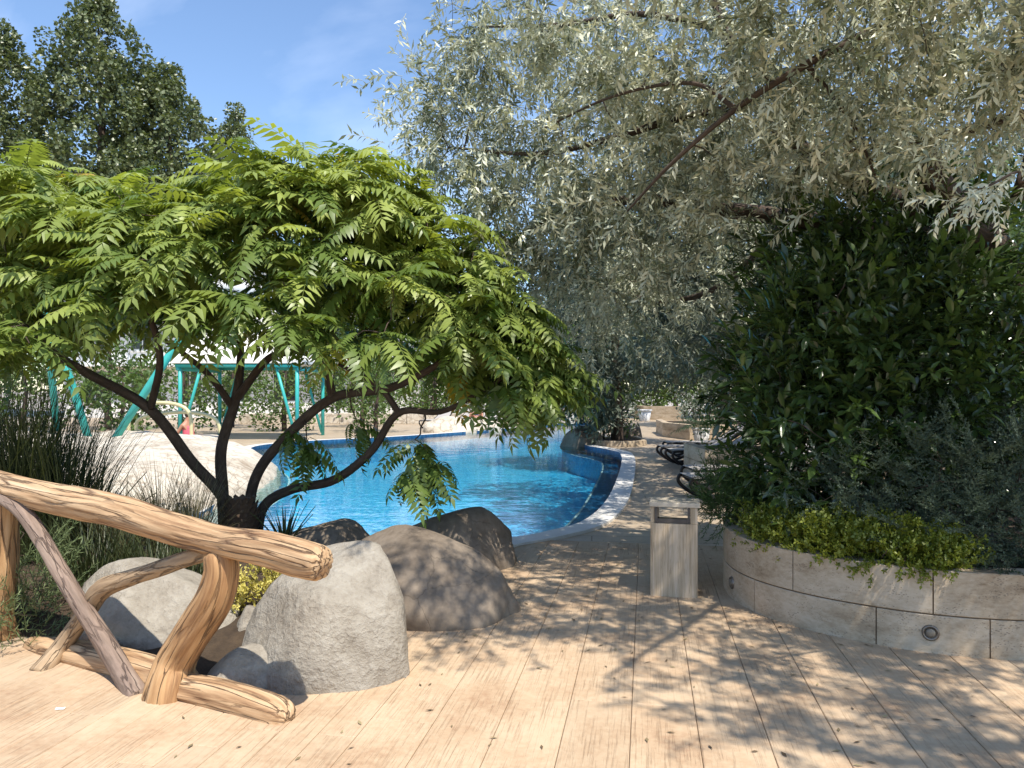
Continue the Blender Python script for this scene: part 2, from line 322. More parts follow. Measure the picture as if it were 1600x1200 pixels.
M['pink'] = plain('pink_cloth', (0.65, 0.12, 0.16), 0.8)
M['navy'] = plain('navy_cloth', (0.03, 0.04, 0.09), 0.8)
M['paper'] = plain('white_scrap', (0.8, 0.8, 0.78), 0.8)
# leaves
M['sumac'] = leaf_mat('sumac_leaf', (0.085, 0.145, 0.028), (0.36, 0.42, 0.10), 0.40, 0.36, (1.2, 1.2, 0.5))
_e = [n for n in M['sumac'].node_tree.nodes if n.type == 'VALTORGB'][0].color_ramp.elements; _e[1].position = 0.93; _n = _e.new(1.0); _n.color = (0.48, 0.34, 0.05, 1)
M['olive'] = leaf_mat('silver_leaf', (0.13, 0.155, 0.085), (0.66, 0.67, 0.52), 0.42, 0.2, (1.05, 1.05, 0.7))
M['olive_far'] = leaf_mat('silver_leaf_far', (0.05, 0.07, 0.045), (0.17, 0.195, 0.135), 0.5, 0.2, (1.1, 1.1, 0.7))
M['laurel'] = leaf_mat('laurel_leaf', (0.03, 0.055, 0.016), (0.10, 0.155, 0.035), 0.24, 0.15, (1.2, 1.4, 0.4), 0.7)
M['juniper'] = leaf_mat('juniper_needles', (0.035, 0.058, 0.032), (0.115, 0.155, 0.09), 0.6, 0.15)
M['box'] = leaf_mat('box_leaf', (0.11, 0.15, 0.015), (0.32, 0.34, 0.04), 0.45, 0.3, (1.2, 1.2, 0.4))
M['rosemary'] = leaf_mat('needle_shrub', (0.035, 0.075, 0.016), (0.10, 0.17, 0.045), 0.55, 0.2)
M['lavender'] = leaf_mat('grey_green_leaf', (0.09, 0.13, 0.045), (0.23, 0.28, 0.12), 0.6, 0.25)
M['grass'] = leaf_mat('dark_grass', (0.02, 0.035, 0.012), (0.085, 0.10, 0.035), 0.5, 0.2)
M['drygrass'] = leaf_mat('dry_grass', (0.06, 0.06, 0.025), (0.20, 0.17, 0.09), 0.6, 0.2)
M['yucca'] = leaf_mat('yucca_leaf', (0.03, 0.05, 0.015), (0.09, 0.11, 0.04), 0.4, 0.1)
M['yellow'] = leaf_mat('golden_leaf', (0.42, 0.38, 0.05), (0.80, 0.70, 0.22), 0.5, 0.25, (1.1, 1.05, 0.6))
M['poplar'] = leaf_mat('poplar_leaf', (0.05, 0.08, 0.03), (0.19, 0.215, 0.10), 0.4, 0.2, (1.1, 1.2, 0.5), 0.5)
M['fargreen'] = leaf_mat('far_leaf', (0.04, 0.08, 0.018), (0.13, 0.20, 0.04), 0.5, 0.25)
M['brightgreen'] = leaf_mat('bright_leaf', (0.10, 0.19, 0.02), (0.24, 0.34, 0.05), 0.5, 0.35)
M['litter'] = leaf_mat('dry_leaf', (0.10, 0.06, 0.03), (0.34, 0.27, 0.14), 0.7, 0.0)
M['cycad'] = leaf_mat('cycad_leaf', (0.018, 0.045, 0.012), (0.05, 0.09, 0.025), 0.35, 0.1)

def tile_mat(name, c0, c1, c2):
    m, n, l, p = mat_new(name)
    geo = N_(n, 'NewGeometry'); v = N_(n, 'TexVoronoi', Scale=16, feature='F1', distance='CHEBYCHEV'); v.inputs['Randomness'].default_value = 0.15
    l.new(geo.outputs['Position'], v.inputs['Vector'])
    sp = N_(n, 'SeparateColor'); l.new(v.outputs['Color'], sp.inputs[0])
    rp = ramp(n, [(0.0, c0), (0.5, c1), (1.0, c2)]); l.new(sp.outputs[0], rp.inputs[0])
    l.new(rp.outputs[0], p.inputs['Base Color']); p.inputs['Roughness'].default_value = 0.35
    return m
M['tiles'] = tile_mat('pool_mosaic', (0.02, 0.30, 0.56), (0.045, 0.42, 0.70), (0.14, 0.56, 0.78))
M['ledge'] = tile_mat('ledge_mosaic', (0.008, 0.06, 0.15), (0.015, 0.10, 0.23), (0.04, 0.16, 0.30))
def water_mat():
    m, n, l, p = mat_new('pool_water'); n.remove(p)
    tr = N_(n, 'BsdfTransparent'); tr.inputs[0].default_value = (0.70, 0.93, 0.98, 1)
    gl = N_(n, 'BsdfGlossy'); gl.inputs['Roughness'].default_value = 0.02
    geo = N_(n, 'NewGeometry'); mpn = N_(n, 'Mapping'); mpn.inputs['Scale'].default_value = (1.0, 1.7, 1)
    l.new(geo.outputs['Position'], mpn.inputs[0])
    a = N_(n, 'TexNoise', Scale=2.0, Detail=3, Roughness=0.5); b = N_(n, 'TexNoise', Scale=7.0, Detail=2)
    l.new(mpn.outputs[0], a.inputs['Vector']); l.new(mpn.outputs[0], b.inputs['Vector'])
    ad = N_(n, 'Math', operation='MULTIPLY_ADD'); ad.inputs[1].default_value = 0.22; l.new(b.outputs[0], ad.inputs[0]); l.new(a.outputs[0], ad.inputs[2])
    bp = N_(n, 'Bump', Strength=0.16, Distance=0.05); l.new(ad.outputs[0], bp.inputs['Height'])
    l.new(bp.outputs[0], gl.inputs['Normal'])
    fr = N_(n, 'Fresnel', IOR=1.33); l.new(bp.outputs[0], fr.inputs['Normal'])
    ms = N_(n, 'MixShader'); l.new(fr.outputs[0], ms.inputs[0]); l.new(tr.outputs[0], ms.inputs[1]); l.new(gl.outputs[0], ms.inputs[2])
    l.new(ms.outputs[0], n['Material Output'].inputs[0]); return m
M['water'] = water_mat()

# ------------------------------------------------------------------ ground, pool
pool_pts = [(2.15, 21.5), (2.45, 20.5), (2.68, 19.4), (2.66, 18.6), (2.46, 17.0), (1.92, 13.8), (1.36, 10.9), (0.86, 9.15), (0.35, 8.42), (-0.1, 8.0), (-0.6, 7.5), (-1.5, 7.6), (-2.6, 8.2), (-3.7, 8.9),
            (-4.1, 10.5), (-4.3, 12.5), (-4.6, 14.0), (-5.2, 16.0), (-6.4, 18.5), (-7.2, 21.5), (-6.2, 23.7), (-4.3, 25.4), (-2.3, 28.0), (0.0, 31.6), (1.8, 35.0), (3.1, 36.8), (3.9, 36.0), (3.6, 32.0), (2.7, 27.0), (2.0, 23.5)]
P2 = np.array(pool_pts + pool_pts[:1])
pool = resample(np.vstack([P2[-3:-1], P2, P2[1:3]]), 300)
k = len(P2) + 4
i0 = int(300 * 2 / (k - 1)); i1 = int(300 * (2 + len(pool_pts)) / (k - 1))
pool = pool[i0:i1]; NP = len(pool)
def offset_poly(poly, d):
    t = norm(np.roll(poly, -1, 0) - np.roll(poly, 1, 0)); nrm = np.stack([t[:, 1], -t[:, 0]], -1)
    area = 0.5 * np.sum(poly[:, 0] * np.roll(poly[:, 1], -1) - np.roll(poly[:, 0], -1) * poly[:, 1])
    if area < 0: nrm = -nrm
    return poly + nrm * d
def ring_mesh(name, A, za, B, zb):
    n = len(A); V = [(x, y, za) for x, y in A] + [(x, y, zb) for x, y in B]
    return mesh_py(name, V, [(i, (i + 1) % n, n + (i + 1) % n, n + i) for i in range(n)])
def fill_mesh(name, outer, hole=None, z=0.0):
    bm = bmesh.new(); es = []
    for lp in [outer] + ([hole] if hole is not None else []):
        vs = [bm.verts.new((float(x), float(y), z)) for x, y in lp]
        es += [bm.edges.new((vs[i], vs[(i + 1) % len(vs)])) for i in range(len(vs))]
    bmesh.ops.triangle_fill(bm, use_beauty=True, use_dissolve=False, edges=es, normal=(0, 0, 1))
    bmesh.ops.recalc_face_normals(bm, faces=bm.faces[:])
    for f in bm.faces:
        if f.normal.z < 0: f.normal_flip()
    me = bpy.data.meshes.new(name); bm.to_mesh(me); bm.free(); return me
outer = offset_poly(pool, 0.02)
S_ = 900
gr = link('ground', fill_mesh('ground', [(-S_, -60), (S_, -60), (S_, S_), (-S_, S_)], outer[::-1]), M['paving']); tag(gr, kind='structure')
for f in gr.data.polygons:
    if f.normal.z < 0: f.flip()
COPE = offset_poly(pool, 0.30)
basin = empty('pool_basin', (0, 0, 0)); tag(basin, kind='structure')
inner = offset_poly(pool, -0.42)
in2 = offset_poly(pool, -0.455)
link('coping', ring_mesh('coping', COPE, 0.035, pool, 0.035), M['coping'], basin)
link('coping_side', ring_mesh('coping_side', COPE, 0.035, COPE, -0.05), M['coping'], basin)
link('coping_edge', ring_mesh('coping_edge', pool, 0.035, pool, -0.22), M['ledge'], basin)
link('pool_ledge', ring_mesh('pool_ledge', pool, -0.22, inner, -0.22), M['ledge'], basin)
link('ledge_line', ring_mesh('ledge_line', inner, -0.216, in2, -0.216), M['white'], basin)
link('pool_wall', ring_mesh('pool_wall', in2, -0.216, in2, -0.75), M['tiles'], basin)
link('pool_floor', mesh_py('pool_floor', [(-9, 6, -0.75), (6, 6, -0.75), (6, 39, -0.75), (-9, 39, -0.75)], [(0, 1, 2, 3)]), M['tiles'], basin)
wt = link('water', fill_mesh('water', offset_poly(pool, -0.002), None, -0.035), M['water']); tag(wt, kind='structure')

# planks of the stamped walkway: each one an object lying 12 mm proud of the sheet
ud = np.array([math.sin(-BOARD_ANG), math.cos(-BOARD_ANG)]); vd = np.array([ud[1], -ud[0]])
pk = empty('path', (0, 0, 0)); tag(pk, kind='structure')
plank_cache = {}
def plank_mesh(w, ln):
    key = (round(w, 3), round(ln, 2))
    if key not in plank_cache:
        plank_cache[key] = bm_mesh('plank', lambda bm: box_bm(bm, -w/2 + 0.0015, w/2 - 0.0015, 0.0015, ln - 0.0015, -0.02, 0.012, 0.003))
        plank_cache[key].materials.append(M['plank'])
    return plank_cache[key]
def pool_y(x):
    xs = [-1.5, -0.6, -0.1, 0.35, 0.86, 1.36, 1.92, 2.46]; ys = [7.6, 7.5, 8.0, 8.42, 9.15, 10.9, 13.8, 17.0]
    return np.interp(x, xs, ys)
v = -3.9; cnt = 0
while v < 4.6:
    w = 0.185 if v < -1.42 else 0.31
    u = 0.9 + random.choice([0, 0.4, 0.8, 1.2]) - 1.2
    vc = v + w / 2
    while u < 8.0:
        ln = random.choice([2.4, 3.0, 1.8]) if w > 0.2 else random.choice([1.8, 2.4, 1.2])
        p = ud * u + vd * vc; uend = 8.0
        for k_ in np.arange(max(u, 3.0), 8.0, 0.05):
            q = ud * k_ + vd * vc
            if q[0] < 2.0 and q[1] > pool_y(q[0]) - 0.12: uend = k_; break
        if uend - u < 0.05: break
        ln = round(min(ln, uend - u), 2)
        if uend - u - ln < 0.4: ln = round(uend - u, 2)
        if p[1] + ln > 1.5:
            o = link('plank', plank_mesh(w, ln), None, pk); o.location = (p[0], p[1], 0); o.rotation_euler = (0, 0, BOARD_ANG); cnt += 1
        u += ln
    v += w
link('joint_bed', mesh_py('joint_bed', [(*(ud * a + vd * b), 0.003) for a, b in ((0.2, -3.9), (0.2, 4.6), (6.6, 4.6), (6.6, -3.9))], [(0, 1, 2, 3)]), M['joint'], pk)

# planting bed soil behind the railing
bed = [(-1.2, 3.98), (-0.95, 4.6), (-0.85, 5.6), (-0.5, 6.6), (-0.6, 7.2), (-1.5, 7.28), (-2.6, 7.9), (-3.75, 8.6), (-6.5, 8.8), (-9, 8.2), (-9, 6.2), (-4.6, 5.75), (-2.8, 4.7), (-1.9, 4.25)]
gx, gy = np.meshgrid(np.arange(-9, -0.3, 0.09), np.arange(3.9, 9, 0.09))
def seg_dist(x, y, poly):
    d = np.full(np.shape(x), 9.0)
    for i in range(len(poly)):
        a = np.array(poly[i]); b = np.array(poly[(i + 1) % len(poly)]); ab = b - a
        t = np.clip(((x - a[0]) * ab[0] + (y - a[1]) * ab[1]) / (ab @ ab), 0, 1)
        d = np.minimum(d, np.hypot(x - a[0] - t * ab[0], y - a[1] - t * ab[1]))
    return d
ins = in_poly(gx, gy, bed); dd = seg_dist(gx, gy, bed)
gz = np.where(ins, 0.016 + 0.22 * (1 - np.exp(-dd * 1.6)) + 0.03 * rng.random(gx.shape) * np.minimum(dd * 4, 1), -0.03)
h_, w_ = gx.shape; idx = np.arange(h_ * w_).reshape(h_, w_)
Q = np.stack([idx[:-1, :-1], idx[:-1, 1:], idx[1:, 1:], idx[1:, :-1]], -1).reshape(-1, 4)
ok = ins.ravel()[Q].any(1)
so = link('soil', mesh_np('soil', np.stack([gx, gy, gz], -1).reshape(-1, 3), Q[ok]), M['soil']); so.data.shade_smooth(); tag(so, kind='structure')

# ------------------------------------------------------------------ boulders
def boulder(name, label, c, rx, ry, h, p=2.4, lean=(0, 0), rz=0, seed=0, mat='boulder', rough=0.06, sub=5, parent=None, skew=0.0, group=None, sink=0.12):
    bm = bmesh.new(); bmesh.ops.create_icosphere(bm, subdivisions=sub, radius=1)
    off = Vector((seed * 13.1, seed * 7.7, seed * 3.3)); rs = random.Random(seed + 100)
    planes = [(Vector((rs.gauss(0, 1), rs.gauss(0, 1), abs(rs.gauss(0.2, 0.7)))).normalized(), rs.uniform(0.80, 0.95)) for _ in range(12)]
    for vtx in bm.verts:
        q = vtx.co.copy(); q.z = max(q.z, -0.25)
        zz = max(min(q.z, 1.0), 0); rr = math.hypot(q.x, q.y)
        tgt = (1 - min(zz, 1) ** p) ** (1 / p) if zz > 0 else 1.0
        if rr > 1e-6: q.x *= tgt / max(rr, 1e-6) * min(1, rr * 1.0 / max((1 - zz * zz) ** 0.5, 1e-3)); q.y *= tgt / max(rr, 1e-6) * min(1, rr / max((1 - zz * zz) ** 0.5, 1e-3))
        for pn, pd in planes:
            e_ = q.dot(pn) - pd
            if e_ > 0: q -= pn * e_ * 0.8
        n1 = noise.noise(q * 1.1 + off); n2 = noise.noise(q * 2.7 + off * 2); n3 = noise.fractal(q * 7 + off, 0.9, 2.1, 4)
        s = 1 + rough * 2.2 * n1 + rough * 0.9 * n2 + rough * 0.45 * n3
        x, y, z = q.x * s, q.y * s, q.z * (1 + rough * 1.2 * n1 + rough * 0.5 * n2)
        zc = max(z, 0)
        vtx.co = (x * rx + lean[0] * zc ** 1.3, y * ry + lean[1] * zc ** 1.3, z * h + skew * x * h * zc)
    me = bpy.data.meshes.new(name); bm.to_mesh(me); bm.free(); me.shade_smooth()
    o = link(name, me, M[mat], parent); o.location = (c[0], c[1], c[2] if len(c) > 2 else 0); o.rotation_euler = (0, 0, rz)
    if parent is None: tag(o, label, 'boulder', group)
    return o
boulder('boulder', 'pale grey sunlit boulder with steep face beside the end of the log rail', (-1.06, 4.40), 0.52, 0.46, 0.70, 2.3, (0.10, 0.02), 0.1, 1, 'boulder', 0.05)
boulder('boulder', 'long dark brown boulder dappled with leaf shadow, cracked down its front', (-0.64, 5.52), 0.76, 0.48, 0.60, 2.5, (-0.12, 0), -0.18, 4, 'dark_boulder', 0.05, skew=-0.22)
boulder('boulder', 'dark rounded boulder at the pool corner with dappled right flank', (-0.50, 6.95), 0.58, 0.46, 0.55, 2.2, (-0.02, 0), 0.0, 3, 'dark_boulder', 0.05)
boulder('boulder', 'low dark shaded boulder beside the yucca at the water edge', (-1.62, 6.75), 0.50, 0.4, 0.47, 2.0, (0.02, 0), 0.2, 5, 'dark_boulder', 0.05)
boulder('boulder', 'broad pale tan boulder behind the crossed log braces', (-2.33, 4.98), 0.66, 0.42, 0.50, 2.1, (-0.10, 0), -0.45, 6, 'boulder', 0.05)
boulder('rock', 'small angular pale rock wedged under the golden bush', (-1.62, 4.72), 0.13, 0.16, 0.26, 3.0, (0, 0), 0.3, 7, 'boulder', 0.09, sub=4)
boulder('rock', 'small smooth rounded rock behind the base log', (-1.44, 4.17), 0.25, 0.19, 0.20, 2.2, (0, 0), 0.4, 8, 'boulder', 0.06, sub=4)

# ------------------------------------------------------------------ log railing
def log_geo(name, pts, rad, mat, parent, sides=40, n=110, groove=0.012, seed=0, lump=0.12):
    P = resample(pts, n)
    r = resample(np.array(rad, float)[:, None], n)[:, 0]
    V, Qd, L = tube_geo(P, r, sides)
    nn = n * sides
    C = np.repeat(P, sides, 0)
    for i in range(nn):
        l = L[i]; a = Vector((l[0] / max(r[i // sides], 1e-4), l[1] / max(r[i // sides], 1e-4), 0))
        lm = noise.noise(Vector((a.x * 0.7, a.y * 0.7, l[2] * 2.2 + seed * 9)))
        tw = 0.35 * math.sin(l[2] * 2.3 + seed)
        g = noise.noise(Vector((a.x * 4.5 + tw, a.y * 4.5 - tw, l[2] * 1.6 + seed * 5)))
        g2 = noise.noise(Vector((a.x * 10, a.y * 10, l[2] * 4 + seed * 3)))
        gr_ = -max(0.0, 0.22 - abs(g)) / 0.22
        dr = lump * lm * r[i // sides] + groove * gr_ * 0.8 + groove * 0.35 * g2
        V[i] += (V[i] - C[i]) / max(np.linalg.norm(V[i] - C[i]), 1e-6) * dr
    m = Qd[:, 2] == Qd[:, 3]
    T = np.vstack([Qd[~m][:, [0, 1, 2]], Qd[~m][:, [0, 2, 3]], Qd[m][:, :3]])
    me = mesh_np(name, V, T, {'lc': ('FLOAT_VECTOR', L)}); me.shade_smooth()
    return link(name, me, M[mat], parent)
rail = empty('log_railing', (-1.77, 3.95, 0)); tag(rail, 'rustic tan log railing with forked braces beside the boulders', 'railing')
def rl(pts): return [np.array(p) - np.array([-1.77, 3.95, 0]) for p in pts]
def railpt(px, py, t_off=0.0):
    # on the vertical plane of the railing: X = -1.026-1.67t, Y = 3.58+.94t
    kx = (px - 800) / F; t = (-1.026 - kx * 3.58) / (1.67 + kx * 0.94)
    Y = 3.58 + 0.94 * t + t_off; return np.array([kx * Y, Y, EYE + (HOR - py) / F * Y])
log_geo('top_rail', rl([railpt(-70, 738), railpt(0, 758), railpt(90, 780), railpt(180, 797), railpt(270, 826), railpt(345, 846), railpt(420, 858), railpt(480, 874), railpt(502, 879), railpt(509, 881)]),
        [0.088, 0.088, 0.094, 0.092, 0.085, 0.082, 0.088, 0.090, 0.078, 0.035], 'log', rail, seed=1, n=150, sides=48)
log_geo('post', rl([(-1.80, 3.95, -0.10), (-1.79, 3.965, 0.05), railpt(277, 1030), railpt(303, 985), railpt(335, 935), railpt(347, 895), railpt(345, 868), railpt(343, 858)]),
        [0.128, 0.118, 0.104, 0.097, 0.092, 0.084, 0.078, 0.05], 'post', rail, seed=2, n=90, sides=44)
log_geo('post', rl([(-3.34, 4.93, -0.02), railpt(-8, 950), railpt(0, 880), railpt(2, 800), railpt(4, 775)]), [0.13, 0.115, 0.10, 0.10, 0.09], 'post', rail, seed=3, n=60)
log_geo('brace', rl([(-1.96, 3.98, -0.02), railpt(178, 1030, -0.06), railpt(125, 945, -0.1), railpt(70, 850, -0.1), railpt(30, 795, -0.1), railpt(-20, 765, -0.1)]),
        [0.062, 0.056, 0.050, 0.048, 0.045, 0.042], 'brace', rail, seed=4, n=100, sides=30, groove=0.006, lump=0.16)
log_geo('brace', rl([(-2.70, 4.32, -0.02), railpt(95, 1010, -0.04), railpt(135, 955, 0.02), railpt(158, 922, 0.02), railpt(205, 903, 0.04), railpt(275, 880, 0.05), railpt(335, 860, 0.06)]),
        [0.062, 0.055, 0.052, 0.056, 0.046, 0.044, 0.04], 'brace2', rail, seed=5, n=100, sides=30, groove=0.007, lump=0.18)
log_geo('base_log', rl([(-1.07, 3.64, 0.02), (-1.12, 3.67, 0.03), (-1.28, 3.76, 0.035), (-1.5, 3.88, 0.035), (-1.72, 3.98, 0.03)]), [0.04, 0.075, 0.085, 0.09, 0.09], 'log', rail, seed=6, n=70)
log_geo('base_log', rl([(-1.76, 4.07, 0.02), (-2.1, 4.26, 0.02), (-2.45, 4.45, 0.02), (-2.75, 4.60, 0.01), (-3.0, 4.75, 0.0)]), [0.10, 0.105, 0.10, 0.09, 0.06], 'log', rail, seed=7, n=70)

# ------------------------------------------------------------------ stone planters
def arc_frame(path):
    P = np.asarray(path, float); s = np.concatenate([[0], np.cumsum(np.linalg.norm(np.diff(P, axis=0), axis=1))])
    return P, s
def wall_slab(path, s, a, b, z0, z1, th, mat, parent, gap=0.004, inset=0.0, name='stone_slab'):
    n = max(2, int((b - a) / 0.06)); ss = np.linspace(a + gap, b - gap, n)
    C = np.stack([np.interp(ss, s, path[:, 0]), np.interp(ss, s, path[:, 1])], -1)
    T = np.stack([np.interp(ss + 0.02, s, path[:, 0]) - np.interp(ss - 0.02, s, path[:, 0]), np.interp(ss + 0.02, s, path[:, 1]) - np.interp(ss - 0.02, s, path[:, 1])], -1); T = norm(T)
    Nn = np.stack([T[:, 1], -T[:, 0]], -1)         # outward = right of travel
    o_, i_ = C + Nn * (-inset), C - Nn * th
    e = 0.004; o2 = o_ - Nn * e
    rings = []
    for j in range(n):
        rings.append([(*o2[j], z0 + gap), (*o_[j], z0 + gap + e), (*o_[j], z1 - gap - e), (*o2[j], z1 - gap), (*i_[j], z1 - gap), (*i_[j], z0 + gap)])
    V = [p for r_ in rings for p in r_]; Fc = []
    for j in range(n - 1):
        for q in range(6):
            q2 = (q + 1) % 6; Fc.append((j*6+q, j*6+q2, (j+1)*6+q2, (j+1)*6+q))
    Fc.append(tuple(range(5, -1, -1))); Fc.append(tuple((n-1)*6 + q for q in range(6)))
    me = mesh_py(name, V, Fc)
    bm = bmesh.new(); bm.from_mesh(me); bmesh.ops.recalc_face_normals(bm, faces=bm.faces[:]); bm.to_mesh(me); bm.free()
    return link(name, me, mat, parent)
def planter(name, label, pts, zsplit, joints_lo, joints_hi, th=0.16, soil_poly=None, n=120, smooth=True, mat='travertine'):
    o = empty(name, (*pts[0], 0)); tag(o, label, 'planter')
    path = resample(np.array(pts, float), n) if smooth else np.array(pts, float)
    path, s = arc_frame(path); path = path - np.array(pts[0])
    L = s[-1]
    for (z0, z1), js in zip(((-0.01, zsplit[0]), (zsplit[0], zsplit[1])), (joints_lo, joints_hi)):
        ed = [0] + [j for j in js if 0.1 < j < L - 0.1] + [L]
        for a, b in zip(ed[:-1], ed[1:]): wall_slab(path, s, a, b, z0, z1, th, M[mat], o)
    wall_slab(path, s, 0, L, -0.02, zsplit[1] - 0.03, th - 0.03, M['joint'], o, 0.0, 0.012, 'mortar_core')
    if soil_poly is not None:
        sp = [np.array(p) - np.array(pts[0]) for p in soil_poly]
        me = fill_mesh('soil', sp, None, zsplit[1] - 0.06); so_ = link('soil', me, M['soil'], o)
        for f in me.polygons:
            if f.normal.z < 0: f.flip()
    return o, path, s
# travel so that the outside lies to the right: from far right end towards the left tip, then back
pl_pts = [(6.2, 5.35), (5.2, 4.85), (4.4, 4.58), (3.7, 4.45), (3.0, 4.46), (2.55, 4.58), (2.2, 4.80), (1.92, 5.09), (1.73, 5.46), (1.68, 5.9), (1.80, 6.45), (2.1, 7.05), (2.7, 7.7), (3.6, 8.3)]
pl_pts = pl_pts[::-1]                     # outside to the right when walking from the back towards the front right
path_t = resample(np.array(pl_pts, float), 400); s_t = np.concatenate([[0], np.cumsum(np.linalg.norm(np.diff(path_t, axis=0), axis=1))])
# find arclength for photo columns
def s_at_px(px):
    c = 800 + path_t[:, 0] / path_t[:, 1] * F; j = len(c) - 1
    front = np.arange(len(c)) > np.argmin(c); cand = np.where(front)[0]
    return s_t[cand[np.argmin(abs(c[cand] - px))]]
lo = [0.8, 1.6, s_at_px(1139) - 0.28, s_at_px(1178), s_at_px(1370), s_at_px(1545), s_at_px(1545) + 0.75, s_at_px(1545) + 1.5, s_at_px(1545) + 2.2]
hi = [0.5, 1.3, s_at_px(1139) - 0.05, s_at_px(1240), s_at_px(1458), s_at_px(1458) + 0.78, s_at_px(1458) + 1.5]
nearp, np_path, np_s = planter('stone_planter', 'curved travertine planter wall holding laurel and juniper beside the litter bin', pl_pts, (0.245, 0.52), lo, hi, 0.17, soil_poly=pl_pts + [(7.0, 6.5), (6.5, 9.0)], n=160)
def wall_light(px, z, parent):
    a = s_at_px(px); c = np.array([np.interp(a, s_t, path_t[:, 0]), np.interp(a, s_t, path_t[:, 1])])
    t = np.array([np.interp(a + .02, s_t, path_t[:, 0]) - np.interp(a - .02, s_t, path_t[:, 0]), np.interp(a + .02, s_t, path_t[:, 1]) - np.interp(a - .02, s_t, path_t[:, 1])]); t = t / np.linalg.norm(t)
    nn = np.array([t[1], -t[0]])
    def lathe(name, prof, mat, par, sides=28):
        V = []; Fc = []
        for r_, y in prof:
            for k_ in range(sides): V.append((r_ * math.cos(2*math.pi*k_/sides), -y, r_ * math.sin(2*math.pi*k_/sides)))
        for i in range(len(prof) - 1):
            for k_ in range(sides): k2 = (k_+1) % sides; Fc.append((i*sides+k_, i*sides+k2, (i+1)*sides+k2, (i+1)*sides+k_))
        Fc.append(tuple((len(prof)-1)*sides + k_ for k_ in range(sides)))
        me = mesh_py(name, V, Fc); me.shade_smooth(); return link(name, me, mat, par)
    o = lathe('wall_light', [(0.048, -0.004), (0.048, 0.006), (0.043, 0.011), (0.036, 0.011), (0.034, 0.006), (0.001, 0.006)], M['steel'], parent)
    o.location = (c[0] + nn[0]*0.001 - pl_pts[0][0], c[1] + nn[1]*0.001 - pl_pts[0][1], z); o.rotation_euler = (0, 0, math.atan2(nn[1], nn[0]) + math.pi/2)
    lathe('lens', [(0.027, 0.006), (0.025, 0.013), (0.015, 0.017), (0.001, 0.018)], M['lens'], o)
wall_light(1144, 0.135, nearp); wall_light(1453, 0.135, nearp)

planter('stone_planter', 'straight pale block planter with clipped hedge between the two lounger groups', [(3.53, 15.6), (3.53, 13.9), (7.5, 13.75)], (0.25, 0.52), [0.5, 1.2, 1.7, 2.15, 3.0, 3.8, 4.6], [0.8, 1.7, 2.75, 3.6, 4.5], 0.2, soil_poly=[(3.6, 15.6), (3.6, 13.95), (7.5, 13.8), (7.5, 15.6)], smooth=False)
planter('stone_planter', 'low rough stone planter behind the white pot', [(5.5, 29.0), (5.2, 26.2), (5.7, 24.4), (9.5, 23.8)], (0.26, 0.5), [0.9, 1.8, 2.8, 3.5, 4.3, 5.1, 6.0], [0.5, 1.4, 2.3, 3.2, 3.9, 4.8, 5.6], 0.22, soil_poly=[(5.6, 29), (5.35, 26.2), (5.8, 24.5), (9.5, 24), (9.5, 29)], smooth=False)
planter('stone_planter', 'small far stone planter where the walkway ends', [(7.0, 43.5), (7.2, 41.5), (9.0, 40.2)], (0.35, 0.75), [0.9, 1.9, 2.9], [1.4, 2.4, 3.3], 0.25, smooth=False)

# ------------------------------------------------------------------ litter bin
bn = empty('litter_bin', (1.278, 5.98, 0), R(-13)); tag(bn, 'square travertine litter bin with open slot under a flat lid', 'litter bin')
hw, dp = 0.178, 0.15
link('body', bm_mesh('body', lambda bm: (box_bm(bm, -hw, hw, -dp, dp, 0.006, 0.575, 0.003), box_bm(bm, -hw, -hw + 0.03, -dp, dp, 0.576, 0.70, 0.002), box_bm(bm, hw - 0.055, hw, -dp, dp, 0.576, 0.70, 0.002))), M['bin_stone'], bn)
box('lid', -hw - 0.008, hw + 0.018, -dp - 0.012, dp + 0.012, 0.702, 0.735, M['bin_lid'], bn, 0.003)
x0, x1 = -hw + 0.032, hw - 0.057
link('slot_frame', bm_mesh('slot_frame', lambda bm: (box_bm(bm, x0, x0 + 0.022, -dp - 0.002, dp + 0.002, 0.579, 0.70), box_bm(bm, x1 - 0.018, x1, -dp - 0.002, dp + 0.002, 0.579, 0.70), box_bm(bm, x0 + 0.023, x1 - 0.019, -dp - 0.002, -dp + 0.012, 0.579, 0.612))), M['dark_metal'], bn)
box('base', -hw + 0.015, hw - 0.015, -dp + 0.015, dp - 0.015, 0.0, 0.012, M['dark_metal'], bn, 0.001)

